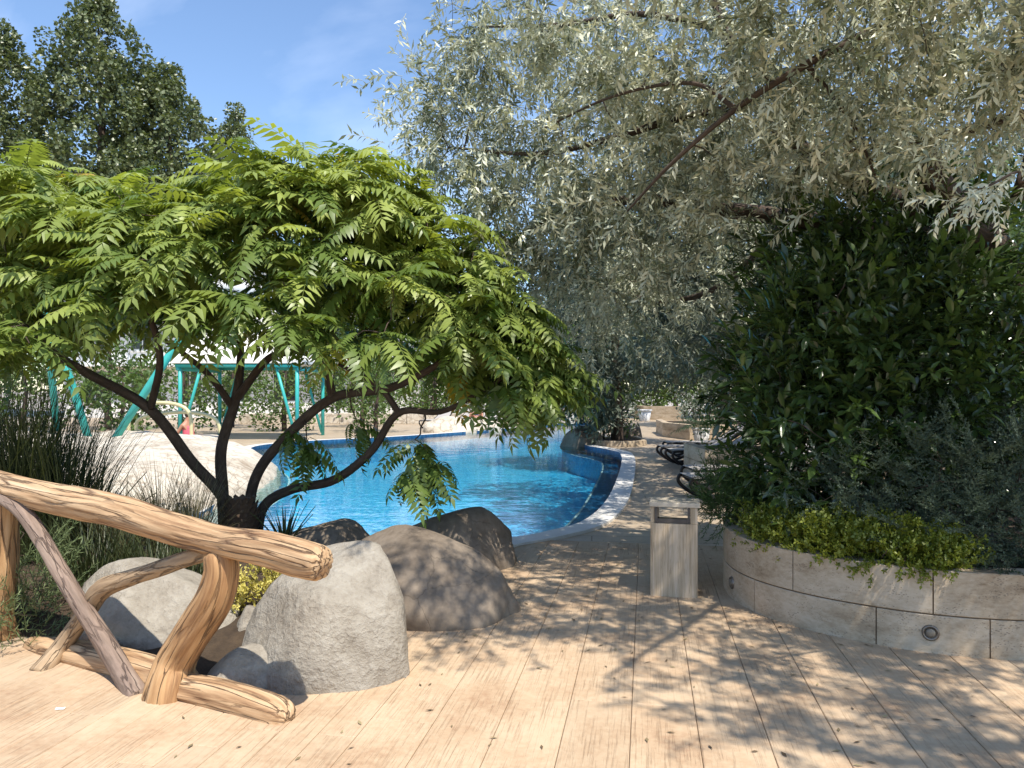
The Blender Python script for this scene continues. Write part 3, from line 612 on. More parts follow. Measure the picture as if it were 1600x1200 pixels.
# ------------------------------------------------------------------ sun loungers
def make_lounger(name, label, group):
    o = empty(name); tag(o, label, 'sun lounger', group)
    for sy in (-0.31, 0.31):
        y = sy
        tube_obj('side_frame', [(1.35, y, .34), (0.7, y, .335), (0.12, y, .335), (0.02, y, .30), (0.02, y, .22), (0.12, y, .12), (0.28, y, .03), (0.42, y, .025), (0.62, y, .10), (0.95, y, .26), (1.15, y, .33)], [0.028], M['resin'], o, 8, 50)
        tube_obj('rear_leg', [(1.15, y, .33), (1.35, y, .15), (1.48, y, .03), (1.62, y, .028), (1.72, y, .03)], [0.026], M['resin'], o, 8, 20)
    prof = [(0.03, .352), (0.4, .358), (0.8, .355), (1.2, .36), (1.45, .47), (1.75, .66), (1.95, .78)]
    V = [(x, y, z + dz) for x, z in prof for y in (-0.29, 0.29) for dz in (0, 0.012)]
    Fc = []
    for i in range(len(prof) - 1):
        a = i * 4; b = a + 4; Fc += [(a, b, b+2, a+2), (a+1, a+3, b+3, b+1), (a, a+1, b+1, b), (a+2, b+2, b+3, a+3)]
    Fc += [(0, 2, 3, 1), (len(V)-4, len(V)-3, len(V)-1, len(V)-2)]
    link('sling', mesh_py('sling', V, Fc), M['sling'], o)
    for sy in (-0.31, 0.31):
        tube_obj('back_rail', [(1.18, sy, .35), (1.45, sy, .47), (1.75, sy, .66), (1.97, sy, .80)], [0.026], M['resin'], o, 8, 16)
    for x in (0.08, 0.75, 1.3):
        tube_obj('cross_bar', [(x, -0.3, .325), (x, 0.3, .325)], [0.018], M['resin'], o, 6)
    return o
def copy_tree(o, parent=None):
    c = o.copy(); COL.objects.link(c); c.parent = parent
    for ch in list(o.children): copy_tree(ch, c)
    return c
lg = make_lounger('sun_lounger', 'dark resin sun lounger with pale sling between the bin and the block planter', 'loungers beside the stone planters')
spots = [(2.52, 11.15, 4), (2.82, 12.3, 3), (3.30, 16.0, 2), (3.28, 17.0, -3), (3.7, 18.4, -2)]
for i, (x, y, a) in enumerate(spots):
    o = lg if i == 0 else copy_tree(lg)
    o.location = (x, y, 0); o.rotation_euler = (0, 0, R(a))
    o['label'] = ['dark resin lounger with pale sling standing just behind the litter bin', 'dark resin lounger with pale sling, second behind the litter bin', 'dark lounger tucked close behind the clipped-hedge planter', 'middle dark lounger of the three behind the clipped-hedge planter', 'dark lounger of the hedge row standing closest to the white pot'][i]
far_spots = [(-1.75, 32.2, 80), (-1.05, 32.6, 80), (-0.35, 33.0, 80), (-3.6, 31.6, 65), (-2.7, 33.4, 60), (0.6, 34.6, 70)]
for x, y, a in far_spots:
    o = copy_tree(lg); o.location = (x, y, 0); o.rotation_euler = (0, 0, R(a)); o['label'] = 'dark sun lounger carrying a sunbather across the pool' if x == -1.75 else 'empty dark sun lounger on the sunny paving across the pool'; o['group'] = 'loungers across the pool'

# white pot with cycad
pt = empty('flower_pot', (5.75, 23.05, 0)); tag(pt, 'tapered white flower pot standing against the low stone planter', 'flower pot')
def lathe_mesh(name, prof, sides=24):
    V = []; Fc = []
    for r_, z in prof:
        for k_ in range(sides): V.append((r_ * math.cos(2*math.pi*k_/sides), r_ * math.sin(2*math.pi*k_/sides), z))
    for i in range(len(prof) - 1):
        for k_ in range(sides): k2 = (k_+1) % sides; Fc.append((i*sides+k_, i*sides+k2, (i+1)*sides+k2, (i+1)*sides+k_))
    me = mesh_py(name, V, Fc); me.shade_smooth(); return me
link('bowl', lathe_mesh('bowl', [(0.0, 0.0), (0.19, 0.0), (0.20, 0.02), (0.27, 0.43), (0.255, 0.43), (0.24, 0.40), (0.0, 0.40)]), M['pot'], pt)
link('rim', lathe_mesh('rim', [(0.272, 0.40), (0.295, 0.41), (0.295, 0.46), (0.285, 0.465), (0.262, 0.46), (0.262, 0.40)]), M['pot'], pt)
link('soil', lathe_mesh('soil', [(0.0, 0.412), (0.25, 0.412)]), M['soil'], pt)
p2 = copy_tree(pt); p2.location = (6.9, 39.5, 0); p2.scale = (1.3, 1.3, 1.3); p2['label'] = 'large pale pot at the far end of the walkway'

# far pool-side boulders and kerb of the island bed
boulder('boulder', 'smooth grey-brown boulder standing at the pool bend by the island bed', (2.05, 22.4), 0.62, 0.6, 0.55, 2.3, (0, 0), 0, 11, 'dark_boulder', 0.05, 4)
boulder('boulder', 'low pale boulder at the sunny far pool edge', (-2.45, 29.3), 1.15, 0.7, 0.62, 2.2, (0, 0), 0.2, 12, 'pale_rock', 0.06, 4)
boulder('boulder', 'smaller pale boulder touching the low one at the far pool edge', (-1.2, 30.6), 0.8, 0.6, 0.55, 2.2, (0, 0), 0.0, 13, 'pale_rock', 0.06, 4)
boulder('boulder', 'dark rock at the foot of the island tree', (3.75, 24.3), 0.45, 0.4, 0.5, 2.5, (0, 0), 0.0, 14, 'dark_boulder', 0.08, 4)
kb = empty('kerb', (3.1, 21.9, 0)); tag(kb, kind='structure')
kp = resample(np.array([(2.2, 24.0), (2.35, 22.2), (2.9, 21.55), (3.65, 21.7), (4.0, 22.6), (3.9, 24.6)]), 60); kpath, ks = arc_frame(kp - np.array([3.1, 21.9]))
for a, b in zip(np.linspace(0, ks[-1], 9)[:-1], np.linspace(0, ks[-1], 9)[1:]): wall_slab(kpath, ks, a, b, 0.0, 0.16, 0.14, M['travertine'], kb, name='kerb_stone')
isl = fill_mesh('soil', [tuple(p) for p in kpath], None, 0.11); link('soil', isl, M['soil'], kb)

# big pale artificial rock bank to the left of the pool
gx, gy = np.meshgrid(np.linspace(-15, -3.2, 120), np.linspace(9.0, 21.5, 120))
bankp = [(-3.95, 9.5), (-4.05, 11), (-4.2, 13), (-4.45, 14.4), (-5.0, 16.2), (-6.2, 18.6), (-7.4, 20.6), (-15, 21.3), (-15, 9.3), (-6, 9.2)]
ins = in_poly(gx, gy, bankp); dd = np.where(ins, seg_dist(gx, gy, bankp), 0)
nzv = np.array([[noise.fractal(Vector((x * 0.6, y * 0.6, 3)), 0.8, 2, 4) for x, y in zip(rx_, ry_)] for rx_, ry_ in zip(gx, gy)])
gz = np.where(ins, 0.62 * (1 - np.exp(-dd * 1.5)) + 0.10 * nzv * np.minimum(dd * 2, 1) - 0.03, -0.3)
h_, w_ = gx.shape; idx = np.arange(h_ * w_).reshape(h_, w_)
Q = np.stack([idx[:-1, :-1], idx[:-1, 1:], idx[1:, 1:], idx[1:, :-1]], -1).reshape(-1, 4); ok = ins.ravel()[Q].any(1)
bk = link('rock_bank', mesh_np('rock_bank', np.stack([gx, gy, gz], -1).reshape(-1, 3), Q[ok]), M['pale_rock']); bk.data.shade_smooth(); tag(bk, kind='structure')

# ------------------------------------------------------------------ far pavilion, slide legs, building
pv = empty('pavilion', (-8.6, 25.5, 0)); pv.scale = (0.8, 0.9, 1.0); tag(pv, 'white canvas-roofed pavilion on teal posts beyond the rock bank', 'pavilion')
V = [(-2.6, -2.0, 2.55), (2.6, -2.0, 2.55), (2.6, 2.0, 2.55), (-2.6, 2.0, 2.55), (-1.0, 0, 4.1), (1.0, 0, 4.1), (-2.6, -2.0, 2.45), (2.6, -2.0, 2.45), (2.6, 2.0, 2.45), (-2.6, 2.0, 2.45)]
link('roof', mesh_py('roof', V, [(0, 1, 5, 4), (1, 2, 5), (2, 3, 4, 5), (3, 0, 4), (0, 6, 7, 1), (1, 7, 8, 2), (2, 8, 9, 3), (3, 9, 6, 0), (9, 8, 7, 6)]), M['roof_white'], pv)
for (x, y) in ((-2.3, -1.8), (2.3, -1.8), (2.3, 1.8), (-2.3, 1.8)):
    sx = 1 if x < 0 else -1
    tube_obj('post', [(x, y, 0), (x, y, 2.44)], [0.075], M['teal'], pv, 10)
    tube_obj('strut', [(x + 0.05 * sx, y, 0.1), (x + 0.85 * sx, y, 2.43)], [0.06], M['teal'], pv, 8)
for a, b in (((-2.45, -1.86, 2.38), (2.45, -1.86, 2.38)), ((-2.45, 1.86, 2.38), (2.45, 1.86, 2.38)), ((-2.36, -1.9, 2.28), (-2.36, 1.9, 2.28)), ((2.36, -1.9, 2.28), (2.36, 1.9, 2.28))):
    tube_obj('beam', [a, b], [0.07], M['teal'], pv, 6)
sl = empty('slide_frame', (-9.4, 17, 0.3)); tag(sl, 'leaning teal tubular legs of a water slide behind the rock bank', 'slide')
for a, b in (((-0.02, 0, 0.0), (-1.3, 0.3, 3.6)), ((0.3, 0, -0.1), (2.5, 0.3, 3.5)), ((-2.2, 2.4, 0.0), (-1.4, 0.5, 3.6))):
    tube_obj('leg', [a, b], [0.085], M['teal'], sl, 10)
tube_obj('chute', [(-2.6, 0.6, 3.8), (-0.2, 0.6, 3.75), (2.4, 0.6, 3.75), (3.6, 1.5, 3.6)], [0.26], M['white'], sl, 14, 30)
tube_obj('hand_rail', [(0.1, 1.4, 0.1), (0.2, 1.4, 0.85), (0.9, 1.5, 1.0), (1.5, 1.5, 0.8), (1.6, 1.5, 0.1)], [0.045], M['cream'], sl, 8, 30)
tube_obj('hand_rail', [(0.0, 2.0, 0.1), (0.1, 2.0, 0.6), (1.1, 2.1, 0.75), (1.9, 2.1, 0.6), (2.1, 2.1, 0.1)], [0.045], M['cream'], sl, 8, 30)
bd = empty('hotel_building', (-17, 44, 0)); tag(bd, 'white multi-storey building behind the feathery green tree', 'building')
box('wall', -9, 11, 0, 9, 0, 9.6, M['white'], bd, 0.02)
box('roof', -9.3, 11.3, -0.3, 9.3, 9.6, 9.85, M['roof_white'], bd, 0.02)
for fl in range(3):
    for k_ in range(7):
        x = -7.8 + k_ * 2.75; z = 1.0 + fl * 3.0
        wo = box('window', x, x + 1.3, -0.03, 0.1, z, z + 1.7, M['glass'], bd, 0.005)
        link('frame', bm_mesh('frame', lambda bm: (box_bm(bm, x - 0.08, x, -0.06, 0.05, z - 0.08, z + 1.78), box_bm(bm, x + 1.3, x + 1.38, -0.06, 0.05, z - 0.08, z + 1.78), box_bm(bm, x + 0.62, x + 0.68, -0.05, 0.04, z + 0.01, z + 1.69), box_bm(bm, x - 0.1, x + 1.4, -0.12, 0.05, z - 0.16, z - 0.085))), M['white'], wo)
    box('balcony', -8.6, 10.6, -1.0, -0.02, fl * 3.0 + 2.95, fl * 3.0 + 3.1, M['white'], bd, 0.01)

# ------------------------------------------------------------------ people across the pool (small in the picture)
def person(name, label, loc, rz, joints, edges, radii, mat, suit, hairpos):
    o = empty(name, loc, rz); tag(o, label, 'person')
    me = bpy.data.meshes.new('body'); me.from_pydata(joints, edges, []); b = link('body', me, None, o)
    sk = b.modifiers.new('skin', 'SKIN'); b.modifiers.new('sub', 'SUBSURF').levels = 1
    b.modifiers['sub'].render_levels = 2
    for v_, r_ in zip(me.skin_vertices[0].data, radii): v_.radius = (r_, r_)
    me.skin_vertices[0].data[0].use_root = True
    me.materials.append(mat)
    bm = bmesh.new(); bmesh.ops.create_icosphere(bm, subdivisions=3, radius=0.105)
    for v_ in bm.verts:
        v_.co.z *= 1.1
    hm = bpy.data.meshes.new('hair'); bm.to_mesh(hm); bm.free(); hm.shade_smooth(); h = link('hair', hm, M['hair'], o); h.location = hairpos
    P0, P1 = suit[0], suit[1]
    tube_obj('swimsuit', [P0, tuple((np.array(P0) + np.array(P1)) / 2), P1], [0.15, 0.165, 0.15], suit[2], o, 14, 8)
    return o
# reclining on a far lounger: pelvis, chest, neck, head, arms, legs
J = [(0.95, 0, .46), (1.2, 0, .52), (1.45, 0, .64), (1.62, 0, .76), (1.72, 0, .84), (1.4, .18, .63), (1.15, .26, .5), (0.9, .24, .45), (1.4, -.18, .63), (1.15, -.26, .5), (0.9, -.24, .45), (0.85, .09, .45), (0.5, .11, .62), (0.15, .11, .43), (0.0, .12, .44), (0.85, -.09, .45), (0.45, -.11, .45), (0.1, -.11, .42), (-0.04, -.12, .46)]
E = [(0,1),(1,2),(2,3),(3,4),(2,5),(5,6),(6,7),(2,8),(8,9),(9,10),(0,11),(11,12),(12,13),(13,14),(0,15),(15,16),(16,17),(17,18)]
RR = [.14,.13,.15,.055,.1,.06,.045,.035,.06,.045,.035,.095,.065,.042,.035,.095,.065,.042,.035]
person('person', 'sunbather in dark swimwear reclining on a lounger across the pool', (-1.75, 32.2, -0.02), R(80), J, E, RR, M['skin'], ((0.82, 0, .46), (1.06, 0, .48), M['navy']), (1.77, 0, .88))
J2 = [(0, 0, .12), (0, .06, .36), (0, .1, .58), (0, .08, .73), (0, .06, .85), (.18, .1, .56), (.25, .22, .32), (.2, .34, .08), (-.18, .1, .56), (-.25, .22, .32), (-.2, .34, .08), (.1, -.08, .11), (.13, -.42, .26), (.13, -.78, .06), (.13, -.88, .14), (-.1, -.08, .11), (-.13, -.48, .10), (-.13, -.88, .06), (-.13, -.95, .15)]
person('person', 'bather in pink sitting on the paving beyond the rock bank', (-9.6, 22.6, 0.0), R(60), J2, E, RR, M['skin'], ((0, 0, .08), (0, .09, 0.52), M['pink']), (0, .07, .90))
# scrap of paper on the boards
sc_ = link('paper_scrap', mesh_py('paper_scrap', [(-.02, -.012, .0), (.0, -.016, .004), (.022, -.006, .001), (.02, .014, .005), (-.006, .016, .001), (-.024, .006, .006)], [(0, 1, 5), (1, 2, 3), (1, 3, 4), (1, 4, 5)]), M['paper'])
g_ = G(94, 1112); sc_.location = (g_[0], g_[1], 0.0135); tag(sc_, 'tiny white scrap of paper lying on the boards', 'paper')

# ================================================================== vegetation
def skeleton_connect(nodes, rads, centers, r_tip=0.004, r_max=0.03, sag=0.1, wig=0.05, up=0.0):
    """join each centre to the nearest point of the growing skeleton; returns list of (path, radii)"""
    nodes = [np.array(p) for p in nodes]; rads = list(rads); out = []
    cs = [np.array(c) for c in centers]
    A = np.array(nodes); order = np.argsort([np.min(np.linalg.norm(A - c, axis=1)) for c in cs])
    NA = np.array(nodes); RA = np.array(rads)
    for oi_ in order:
        c = cs[oi_]; d = np.linalg.norm(NA - c, axis=1) + 0.25 * np.maximum(0, NA[:, 2] - c[2] - 0.3); j = int(np.argmin(d)); a = NA[j]; L = np.linalg.norm(c - a)
        n = max(4, min(12, int(L / 0.12) + 3)); t = np.linspace(0, 1, n)[:, None]
        side = rng.normal(size=3) * wig * L
        P = a + (c - a) * t + np.sin(t * np.pi) * (side + np.array([0, 0, up * L])) + rng.normal(size=(n, 3)) * 0.012 * np.minimum(1, t * 4) - np.array([0, 0, sag]) * (t ** 2) * L * 0.3
        r0 = min(RA[j] * 0.75, r_max, 0.006 + 0.012 * L); rr = np.linspace(r0, r_tip, n)
        out.append((P, rr)); NA = np.vstack([NA, P[1:]]); RA = np.concatenate([RA, rr[1:]])
    return out
def sample_limb(pts, rad, n=40):
    P = resample(np.array(pts, float), n); r = np.interp(np.linspace(0, 1, n), np.linspace(0, 1, len(rad)), rad); return P, r

def ellip_pts(c, r, n, shell=0.5):
    d = rand_dirs(n); q = rng.random(n) ** (1 / 3); q = q * (1 - shell) + shell * (0.75 + 0.25 * rng.random(n))
    return np.array(c) + d * np.asarray(r) * q[:, None], d
def clump_tree(name, label, cat, base, clumps, per, leafsize, mat, trunk=None, group=None, tmpl=LEAF2, upbias=0.3, trunk_mat='bark', crown_name='crown', shell=0.45, parent=None, varj=0.35, droop=0.0):
    """tree or shrub as leaf clumps round branch ends; clumps = [(centre, radii)] in world coordinates"""
    base = np.array(base, float)
    o = parent or tag(empty(name, base), label, cat, group)
    parts = []
    for c, r in clumps:
        r = np.broadcast_to(np.asarray(r, float), (3,)); n = max(6, int(per * float(np.prod(r)) ** (2 / 3) * rng.uniform(0.8, 1.2)))
        p, d = ellip_pts(c, r, n, shell)
        dirn = norm(d * 0.6 + rand_dirs(n) * 0.9 + np.array([0, 0, upbias - droop])); nrm = norm(d * 0.6 + rand_dirs(n) * 0.6 + np.array([0, 0, 0.7]))
        s = leafsize * rng.uniform(0.65, 1.3, n); cv = rng.random()
        parts.append(scatter_geo(tmpl, frames(dirn, nrm), s, p - base, np.clip(0.25 + varj * (rng.random(n) - 0.3) + 0.3 * cv, 0, 1)))
    cr_ = link(crown_name, leaf_mesh(crown_name, parts), M[mat], o); cr_['kind'] = 'stuff'
    if trunk is not None:
        P, r = sample_limb(trunk[0], trunk[1], 24)
        tb = tube_obj('trunk', P - base, r, M[trunk_mat], o, 10)
        cs = [np.array(c) for c, _ in clumps]
        if len(cs) > 60: cs = [cs[i] for i in rng.permutation(len(cs))[:60]]
        br = skeleton_connect(P[4:], r[4:], cs, 0.01, 0.5 * float(np.max(r)), 0.0, 0.06, 0.1)
        link('branches', tubes_mesh('branches', [(p - base, q) for p, q in br], 5), M[trunk_mat], o)['kind'] = 'stuff'
    return o

# ---- templates
def olive_sprig(n=14, L=0.30, leaf_l=0.080, leaf_w=0.165, curve=0.25, seed=0):
    g = np.random.default_rng(seed); it = []
    leaf = leaf_kite(1.0, leaf_w * 0.85, 0.05, 0.12)
    y = np.linspace(0.04, L, n); z = -curve * y ** 2 / L
    for i in range(n):
        az = i * 2.4 + g.normal() * 0.4; tilt = R(g.uniform(35, 65)); dz = -2 * curve * y[i] / L * 0.5
        d = np.array([math.cos(az) * math.sin(tilt), math.cos(tilt), math.sin(az) * math.sin(tilt) + dz - 0.25]); d = norm(d)
        nn = norm(np.array([0, 0, 1.0]) + g.normal(size=3) * 0.45)
        it.append((frames(d[None], nn[None])[0], leaf_l * g.uniform(0.7, 1.2), np.array([0, y[i], z[i]])))
    yy = np.linspace(0, L, 3); st = stick(np.stack([yy * 0, yy, -curve * yy ** 2 / L], -1), np.linspace(0.003, 0.0012, 3))
    return compose(leaf, it, st)
def pinnate(npairs=9, ll=0.26, lw=0.27, curve=0.42, seed=0):
    """feather leaf of unit length along +y, arching down"""
    g = np.random.default_rng(seed); it = []; leaf = leaf_kite(1.0, lw * 0.62, 0.06, 0.22, 0.36)
    def zc(y): return 0.18 * y - curve * y ** 2.0
    ys = np.linspace(0.16, 0.95, npairs)
    for i, y in enumerate(ys):
        sl = 0.18 - 2 * curve * y; t = norm(np.array([0, 1, sl]))
        s = ll * (0.75 + 0.5 * math.sin(math.pi * min(1, 0.15 + y * 0.85))) * g.uniform(0.88, 1.1)
        for sg in (-1, 1):
            d = norm(np.array([sg * 0.88, 0, 0]) + t * 0.48 + np.array([0, 0, -0.16 + g.normal() * 0.10])); nn = norm(np.cross(np.array([1.0, 0, 0]), t) + np.array([sg * 0.25, 0, 0]) + g.normal(size=3) * 0.14)
            it.append((frames(d[None], nn[None])[0], s, np.array([0, y + g.normal() * 0.008, zc(y)])))
    sl = 0.18 - 2 * curve; it.append((frames(norm(np.array([[0, 1, sl]])), np.array([[0, 0, 1.0]]))[0], ll, np.array([0, 0.97, zc(0.97)])))
    yy = np.linspace(0, 0.97, 6); st = stick(np.stack([yy * 0, yy, zc(yy)], -1), np.linspace(0.009, 0.003, 6))
    return compose(leaf, it, st)
def laurel_sprig(seed=0, n=9, L=0.26):
    g = np.random.default_rng(seed); leaf = leaf_oval(1.0, 0.17, 0.06, 0.12); it = []
    for i in range(n):
        y = L * (0.12 + 0.88 * i / (n - 1)); az = i * 2.4; tilt = R(65 - 45 * i / n + g.normal() * 8)
        d = norm(np.array([math.cos(az) * math.sin(tilt), math.cos(tilt), math.sin(az) * math.sin(tilt)]) + np.array([0, 0, -0.1])); nn = norm(np.array([0, 0.5, 1.0]) + g.normal(size=3) * 0.3)
        it.append((frames(d[None], nn[None])[0], 0.125 * g.uniform(0.75, 1.15), np.array([0, y, 0])))
    yy = np.linspace(0, L, 3); return compose(leaf, it, stick(np.stack([yy * 0, yy, yy * 0], -1), [0.005, 0.004, 0.003]))
def needle_sprig(seed=0, n=22, L=0.22, nl=0.035, w=0.09, tilt0=45):
    g = np.random.default_rng(seed); leaf = (np.array([[0, 0, 0], [-w, 0.4, 0.02], [0, 1, 0], [w, 0.4, 0.02]]), np.array([[0, 2, 1], [0, 3, 2]])); it = []
    for i in range(n):
        y = L * (0.05 + 0.95 * i / (n - 1)); az = i * 2.4 + g.normal() * 0.3; tilt = R(tilt0 + g.normal() * 10)
        d = norm(np.array([math.cos(az) * math.sin(tilt), math.cos(tilt), math.sin(az) * math.sin(tilt)])); it.append((frames(d[None], rand_dirs(1))[0], nl * g.uniform(0.7, 1.2), np.array([0, y, 0])))
    yy = np.linspace(0, L, 3); return compose(leaf, it, stick(np.stack([yy * 0, yy, yy * 0], -1), [0.003, 0.0025, 0.0015]))
def juniper_spray(seed=0):
    g = np.random.default_rng(seed); tw = needle_sprig(seed, 11, 0.09, 0.028, 0.22, 38); it = []
    for i in range(9):
        y = 0.03 + 0.022 * i; sg = 1 if i % 2 else -1; d = norm(np.array([sg * 0.75, 0.75, 0.12 + g.normal() * 0.2])); it.append((frames(d[None], np.array([[0, 0, 1.0]]))[0], g.uniform(0.6, 1.0) * (1 - 0.05 * i), np.array([0, y, 0])))
    it.append((np.eye(3), 0.8, np.array([0, 0.2, 0]))); return compose(tw, it)
SPRIG = [olive_sprig(seed=i) for i in range(4)]
BIGSPRIG = [olive_sprig(n=16, L=0.30, leaf_l=0.078, leaf_w=0.20, seed=20 + i) for i in range(2)]
FARSPRIG = [olive_sprig(n=9, L=0.5, leaf_l=0.15, leaf_w=0.18, seed=30 + i) for i in range(2)]
FROND = [pinnate(npairs=8 + i % 3, seed=40 + i, curve=0.40 + 0.10 * (i % 4)) for i in range(6)]
LAUREL = [laurel_sprig(50 + i) for i in range(4)]
NEEDLE = [needle_sprig(60 + i) for i in range(3)]
JUNI = [juniper_spray(70 + i) for i in range(3)]
BOXSP = [needle_sprig(80 + i, 12, 0.10, 0.026, 0.30, 55) for i in range(3)]

def scatter_variants(tmpls, pos, dirn, nrm, s, var, base):
    parts = []; pick = rng.integers(0, len(tmpls), len(pos))
    for i, tm in enumerate(tmpls):
        m = pick == i
        if m.any(): parts.append(scatter_geo(tm, frames(dirn[m], nrm[m]), s[m], pos[m] - base, var[m]))
    return parts
def variant_meshes(name, tmpls, mat, levels=(0.15, 0.45, 0.8)):
    out = []
    for tm in tmpls:
        for lv in levels:
            me = mesh_np(name, tm[0], tm[1], {'var': ('FLOAT', np.full(len(tm[0]), lv))}); me.materials.append(M[mat]); out.append(me)
    return out
def split_parts(tmpls, pos, dirn, nrm, s, var, base, parent, name, mat, n_parts, score):
    """the n_parts leaves with the best score become single objects, the rest one crown"""
    order = np.argsort(-score); top = order[:n_parts]; rest = order[n_parts:]
    vm = variant_meshes(name, tmpls, mat); fr = frames(dirn, nrm)
    for i in top:
        o = bpy.data.objects.new(name, vm[rng.integers(len(tmpls)) * 3 + min(2, int(var[i] * 3))]); COL.objects.link(o); o.parent = parent
        m4 = np.eye(4); m4[:3, :3] = fr[i] * s[i]; m4[:3, 3] = pos[i] - base; o.matrix_local = Matrix(m4.tolist())
    return scatter_variants(tmpls, pos[rest], dirn[rest], nrm[rest], s[rest], var[rest], base)
def visible_score(pos, s=1.0):
    px = 800 + pos[:, 0] / pos[:, 1] * F; py = HOR - (pos[:, 2] - EYE) / pos[:, 1] * F
    inside = (px > 10) & (px < 1590) & (py > 10) & (py < 1190)
    return np.where(inside, 1.0, 0.0) / pos[:, 1] * s + inside * 0.05

# ---- sumac (feathery tree over the bed)
sb = np.array([-2.66, 7.35, 0.15])
sumac = tag(empty('sumac_tree', sb), 'spreading tree with feathery bright green leaves and dark leaning stems', 'tree')
stems = [([W(366, 845, 7.3), W(350, 780, 7.2), W(300, 722, 7.1), W(235, 640, 6.9), W(140, 585, 6.7), W(90, 555, 6.6), W(30, 500, 6.6)], [0.07, 0.066, 0.06, 0.055, 0.048, 0.036, 0.022]),
         ([W(352, 850, 7.4), W(348, 770, 7.35), W(346, 700, 7.4), W(368, 625, 7.5), W(376, 560, 7.6), W(372, 480, 7.8)], [0.07, 0.066, 0.062, 0.056, 0.046, 0.025]),
         ([W(384, 845, 7.4), W(398, 750, 7.3), W(445, 685, 7.25), W(520, 622, 7.1), W(610, 606, 6.9), W(690, 565, 6.8), W(760, 500, 6.8)], [0.065, 0.06, 0.056, 0.052, 0.045, 0.034, 0.02]),
         ([W(400, 850, 7.25), W(412, 792, 7.22), W(455, 765, 7.2), W(522, 750, 7.1), W(580, 705, 7.0), W(623, 645, 6.9), W(690, 643, 6.8), W(755, 610, 6.7), W(830, 560, 6.6)], [0.062, 0.056, 0.052, 0.05, 0.045, 0.04, 0.03, 0.024, 0.016])]
extra = [([W(520, 622, 7.1), W(510, 575, 7.1), W(497, 520, 7.2), W(480, 450, 7.3)], [0.042, 0.036, 0.03, 0.02]),
         ([W(623, 645, 6.9), W(600, 612, 6.95), W(570, 590, 7.0), W(530, 570, 7.2)], [0.032, 0.028, 0.022, 0.014]),
         ([W(368, 625, 7.5), W(420, 560, 7.4), W(470, 545, 7.3), W(520, 480, 7.2)], [0.045, 0.036, 0.026, 0.016]),
         ([W(366, 640, 7.5), W(330, 590, 7.3), W(290, 555, 7.1), W(240, 520, 6.9)], [0.04, 0.03, 0.024, 0.015]),
         ([W(235, 640, 6.9), W(250, 560, 6.5), W(230, 480, 6.3), W(210, 420, 6.2)], [0.036, 0.03, 0.024, 0.014])]
nodes, rads = [], []
for pts, rd in stems:
    P, r = sample_limb(pts, rd, 48); r = r * 0.85; tube_obj('stem', P - sb, r, M['bark'], sumac, 12); nodes += list(P[14:]); rads += list(r[14:])
for pts, rd in extra:
    P, r = sample_limb(pts, rd, 28); tube_obj('limb', P - sb, r, M['bark'], sumac, 10); nodes += list(P[3:]); rads += list(r[3:])
topx = [-120, 0, 100, 200, 280, 340, 450, 560, 640, 700, 760, 830, 890]; topy = [245, 242, 248, 270, 308, 258, 220, 234, 272, 330, 400, 475, 570]
botx = [-120, 0, 100, 230, 330, 450, 560, 650, 740, 820, 890]; boty = [570, 555, 520, 495, 485, 515, 540, 565, 590, 610, 615]
tips = []
while len(tips) < 360:
    px = rng.uniform(-110, 880); t_, b_ = np.interp(px, topx, topy), np.interp(px, botx, boty); f = rng.random() ** 1.1
    if b_ - t_ < 15: continue
    edge = min(1.0, (900 - px) / 260)
    d = 6.9 + rng.uniform(-1.25, 1.5) * edge * (0.45 + 0.55 * f)
    py = t_ + 14 + f * (b_ - t_ - 20)
    p = W(px, py, d)
    if all(np.linalg.norm(p - q) > 0.17 for q in tips): tips.append(p)
for px, py, d in ((650, 690, 6.6), (670, 715, 6.6), (640, 735, 6.6), (480, 690, 7.0), (560, 660, 7.1), (455, 670, 7.2), (820, 620, 6.5), (845, 600, 6.4), (790, 600, 6.4)): tips.append(W(px, py, d))
br = skeleton_connect(nodes, rads, tips, 0.005, 0.022, -0.1, 0.10, 0.06)
link('twigs', tubes_mesh('twigs', [(p - sb, q) for p, q in br], 5), M['bark'], sumac)['kind'] = 'stuff'
cc = np.array([-2.4, 7.0, 2.2]); pos, dirn, nrm, ss, vv = [], [], [], [], []
for k_, p in enumerate(tips):
    n = rng.integers(7, 11); out = norm((p - cc) * np.array([1, 1, 0.4])); a0 = rng.random() * 6.28; low = k_ >= 360
    for i in range(n):
        a = a0 + i * 2 * np.pi / n + rng.normal() * 0.2
        el = rng.uniform(-0.75, 0.45) if not low else rng.uniform(-0.9, 0.0)
        d = np.array([math.cos(a) * math.cos(el), math.sin(a) * math.cos(el), math.sin(el)]) + 0.45 * out
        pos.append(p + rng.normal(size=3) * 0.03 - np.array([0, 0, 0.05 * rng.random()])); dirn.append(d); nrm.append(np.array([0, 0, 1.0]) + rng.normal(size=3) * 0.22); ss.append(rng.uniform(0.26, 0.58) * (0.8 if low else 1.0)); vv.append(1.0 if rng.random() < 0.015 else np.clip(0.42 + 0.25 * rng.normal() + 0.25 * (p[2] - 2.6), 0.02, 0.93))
pos, dirn, nrm, ss, vv = map(np.array, (pos, norm(dirn), norm(nrm), ss, vv))
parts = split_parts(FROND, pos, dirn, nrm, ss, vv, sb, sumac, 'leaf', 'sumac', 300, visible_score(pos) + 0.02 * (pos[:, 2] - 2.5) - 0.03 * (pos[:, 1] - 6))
o = link('crown', leaf_mesh('crown', parts), M['sumac'], sumac); o['kind'] = 'stuff'

